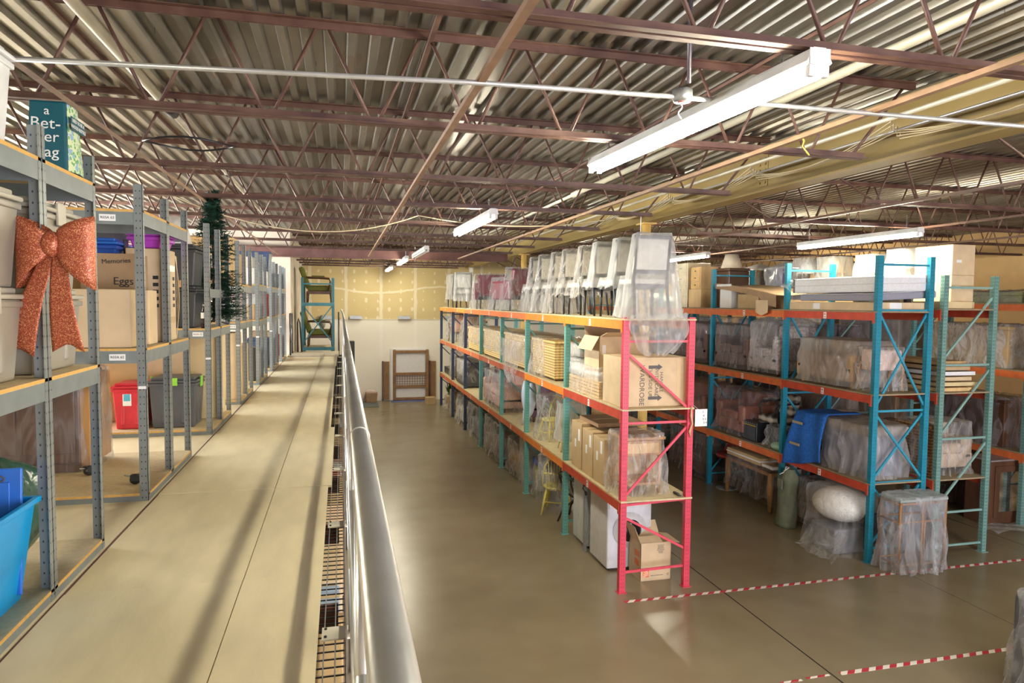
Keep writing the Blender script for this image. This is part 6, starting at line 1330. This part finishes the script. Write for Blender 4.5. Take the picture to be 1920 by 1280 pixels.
# ------------------------------------------------------------------ far end: chair rack and things against the back wall
NAVT = perf('steel_blue_post', (.05, .20, .26), .4, 0, .05, .012, .006); NAVTB = mat('steel_blue_brace', (.06, .24, .32), .4)
t = thing('pallet_rack', 'narrow steel blue rack holding two green armchairs at the walkway end', 'pallet rack')
gx0, gx1, gy0, gy1 = -1.06, -.18, 19.6, 20.5
for x in (gx0, gx1 - .07):
    for y in (gy0, gy1): MB().box(x, x + .07, y - .03, y + .03, 0, 4.22).build('post', NAVT, t)
for zz in (2.30, 3.53): 
    for y in (gy0 - .035, gy1 + .035): MB().box(gx0, gx1, y - .02, y + .02, zz - .09, zz - .0).build('beam', NAVTB, t)
    MB().box(gx0, gx1, gy0 - .01, gy1 + .01, zz - .02, zz + .0).build('deck', DECKW, t)
for (za, zb_) in ((3.42, 2.45), (2.2, 1.4)):
    MB().bar((gx0 + .07, gy0, za), (gx1 - .07, gy0, zb_), .02, .03).build('brace', NAVTB, t); MB().bar((gx1 - .07, gy0 + .012, za), (gx0 + .07, gy0 + .012, zb_), .02, .03).build('brace', NAVTB, t)
for zz in (4.05, 2.12): MB().bar((gx0 + .07, gy0, zz), (gx1 - .07, gy0, zz), .03, .04).build('brace', NAVTB, t)
settle(t)
GRN = mat('olive_velvet', (.13, .135, .02), .75, 0, .15, 20)
t = armchair('olive green wooden armchair on the upper deck of the narrow blue rack', GRN, DWOOD, .72, .8, 1.02, tilt=20); place(t, (-.62, 20.05, 3.532), R(90))
t = armchair('olive green wooden armchair with pillow on the lower deck of the narrow blue rack', GRN, DWOOD, .72, .8, 1.02, tilt=20); place(t, (-.60, 20.05, 2.302), R(90))
o = blob((-.52, 20.0, 2.98), (.10, .22, .20), 3, 20, 14, .05).build('pillow', mat('grey_pillow', (.30, .31, .26), .8), None, True); tag(o, 'grey green pillow on the lower olive armchair', 'pillow'); settle(o)
carton('wooden box on the walkway floor below the olive armchairs', -.8, -.35, 19.7, 20.3, 1.6, 2.1, LWOOD, name='wooden_box', tape='')
o = MB().box(-1.0, -.2, 19.65, 20.45, 1.55, 1.598).build('plank', DECKD); tag(o, 'plank carrying the wooden box under the narrow blue rack', 'plank'); settle(o)
o = MB().tube([(-.06, 19.5, 0), (-.06, 19.5, 3.28)], .02, 8).build('pole', BLK, None, True); tag(o, 'thin black pole right of the narrow blue rack', 'pole'); settle(o)
chest('black panel box standing near the back wall behind the railing end', .05, .42, 22.2, 22.7, 0, 2.3, DARK, name='black_cabinet', cat='cabinet', lid=False)
YW = YB - .05
t = thing('lattice_bed', 'large square wooden bed frame panel with lattice leaning on the back wall', 'bed frame')
x0, x1 = 1.80, 3.08; TW = mat('teak_wood', (.26, .14, .055), .45, 0, .2, 8)
for (a, b_, c, d_) in ((x0, x0 + .10, .03, 1.86), (x1 - .10, x1, .03, 1.86)): MB().box(a, b_, YW - .2, YW - .14, c, d_).build('stile', TW, t, bevel=.02)
for zz in (1.78, .98, .52, .08): MB().box(x0 + .1, x1 - .1, YW - .195, YW - .145, zz - .05, zz + .05).build('rail', TW, t, bevel=.01)
b = MB()
for k in range(12): xx = x0 + .15 + k * .09; b.bar((xx, YW - .17, .55), (xx, YW - .17, .95), .016, .016)
for k in range(4): b.bar((x0 + .1, YW - .175, .62 + k * .09), (x1 - .1, YW - .175, .62 + k * .09), .014, .014)
b.build('lattice', TW, t)
MB().box(x0 + .12, x1 - .12, YW - .13, YW - .09, .1, 1.8).build('canvas_back', WFAB, t, bevel=.01); settle(t)
t = thing('mattress', 'white mattress standing on edge behind the wooden bed frame', 'mattress'); MB().box(x0 - .10, x1 - .05, YW - .085, YW + .03, .0, 1.9).build('mattress_body', WFAB, t, bevel=.03); settle(t)
for (xa, lab) in ((1.42, 'left'), (3.10, 'right')):
    t = thing('headboard_panel', 'dark wooden panel post standing %s of the bed frame' % lab, 'panel'); MB().box(xa, xa + .26, YW - .02, YW + .03, .05, 1.42).build('panel', TW, t, bevel=.006); MB().box(xa, xa + .06, YW - .06, YW - .021, .0, 1.44).build('post', DWOOD, t, bevel=.006); settle(t)
o = MB().box(1.72, 3.0, YW - .42, YW - .21, 0, .02).build('blue_tarp', mat('blue_strip', (.12, .16, .42), .6)); tag(o, 'blue strip on the floor beneath the wooden bed frame', 'mat'); settle(o)
o = MB().box(.45, 1.25, 23.3, 24.35, 0, .012).build('floor_mat', mat('slate_mat', (.11, .12, .12), .8)); tag(o, 'dark grey rectangular mat on the concrete before the white wall', 'mat'); settle(o)
t = thing('paper_bag', 'crumpled brown paper bag standing near the white wall', 'bag'); MB().box(.85, 1.22, 24.42, 24.68, 0, .34, tap=.03).build('bag_body', CARD3, t, bevel=.02); blob((1.02, 24.55, .36), (.2, .13, .09), 4, 20, 10, .2).build('crumpled_rim', PNKC, t, True); settle(t)
t = thing('plastic_bag', 'pale plastic bag slumped beside the paper bag', 'bag'); blob((.62, 24.55, .2), (.2, .15, .2), 6, 24, 14, .15, zmin=0).build('bag_body', PNKC, t, True); blob((.62, 24.55, .42), (.05, .05, .05), 6, 12, 8, .15).build('tied_neck', PNKC, t, True); settle(t)
carton('small tan carton on the floor near the navy posts', 2.86, 3.2, 23.6, 23.9, 0, .24, CARD)
for i, x in enumerate((-.75, .3, 2.0, 3.65)):
    o = MB().box(x, x + .42, YB - .12, YB - .022, 2.95, 3.06).build('wall_bracket', GAL); tag(o, 'small metal bracket box on the ledge of the drywall, %s from the left' % ['first', 'second', 'third', 'fourth'][i], 'bracket', 'wall brackets'); settle(o)

# ------------------------------------------------------------------ keep every stored piece between the upright frames of its bay
def meshes(o):
    r0 = [o] if o.type == 'MESH' else []
    for c in o.children: r0 += meshes(c)
    return r0
bpy.context.view_layer.update()
SKIP = {'plastic_sheet', 'mattress', 'wood_panel', 'blanket', 'cardboard_sheet', 'bamboo_table', 'pallet_rack', 'display_cabinet', 'sign_card', 'tape_strip', 'steel_column', 'chair', 'floor_tape', 'main_girder', 'conduit', 'cable', 'fluorescent_light', 'roof_joist', 'bridging_angle', 'junction_box', 'sprinkler_pipe', 'handset', 'garment_bag', 'pouf', 'duffel_bag', 'windsor_chair', 'table', 'hose', 'floor', 'ceiling'}
RK = ((AX0, AX1, AY, 3.38), (BX0, BX1, BY, 4.2), (CX0, CX1, CY, 3.9), (DX0, DX1, DYY, 3.9))
for o in [q for q in C.objects if q.parent is None and 'category' in q]:
    nm_ = o.name.split('.')[0]
    if nm_ in SKIP: continue
    P = [m.matrix_world @ v.co for m in meshes(o) for v in m.data.vertices]
    if not P: continue
    lo = Vector([min(p[i] for p in P) for i in range(3)]); hi = Vector([max(p[i] for p in P) for i in range(3)]); c = (lo + hi) / 2
    for x0, x1, ys_, zt in RK:
        if not (x0 < c.x < x1 and ys_[0] - .2 < c.y < ys_[-1] and lo.z < zt): continue
        if hi.x - lo.x > 1.6: continue
        k = max(i for i in range(len(ys_)) if ys_[i] - .2 <= c.y) if c.y > ys_[0] else 0
        k = min(k, len(ys_) - 2); 
        if c.y < ys_[k]: k = max(k - 0, 0)
        a, b_ = ys_[k] + .05, ys_[k + 1] - .05; sy = min(1., (b_ - a) / (hi.y - lo.y)); xa, xb = x0 - .05, x1 - .0
        sx = min(1., (xb - xa) / (hi.x - lo.x)); 
        if abs(math.sin(2 * o.rotation_euler.z)) > .02: sx = sy = min(sx, sy)
        S = Matrix.Diagonal((sx, sy, 1 if sx != sy else 1, 1)); base = Vector((c.x, c.y, lo.z))
        h0, h1 = (hi.y - lo.y) * sy / 2, (hi.x - lo.x) * sx / 2
        tgt = Vector((min(max(c.x, xa + h1), xb - h1), min(max(c.y, a + h0), b_ - h0), lo.z))
        if sx < 1 or sy < 1 or (tgt - base).length > 1e-4:
            o.matrix_world = Matrix.Translation(tgt) @ S @ Matrix.Translation(-base) @ o.matrix_world
        break
bpy.context.view_layer.update()
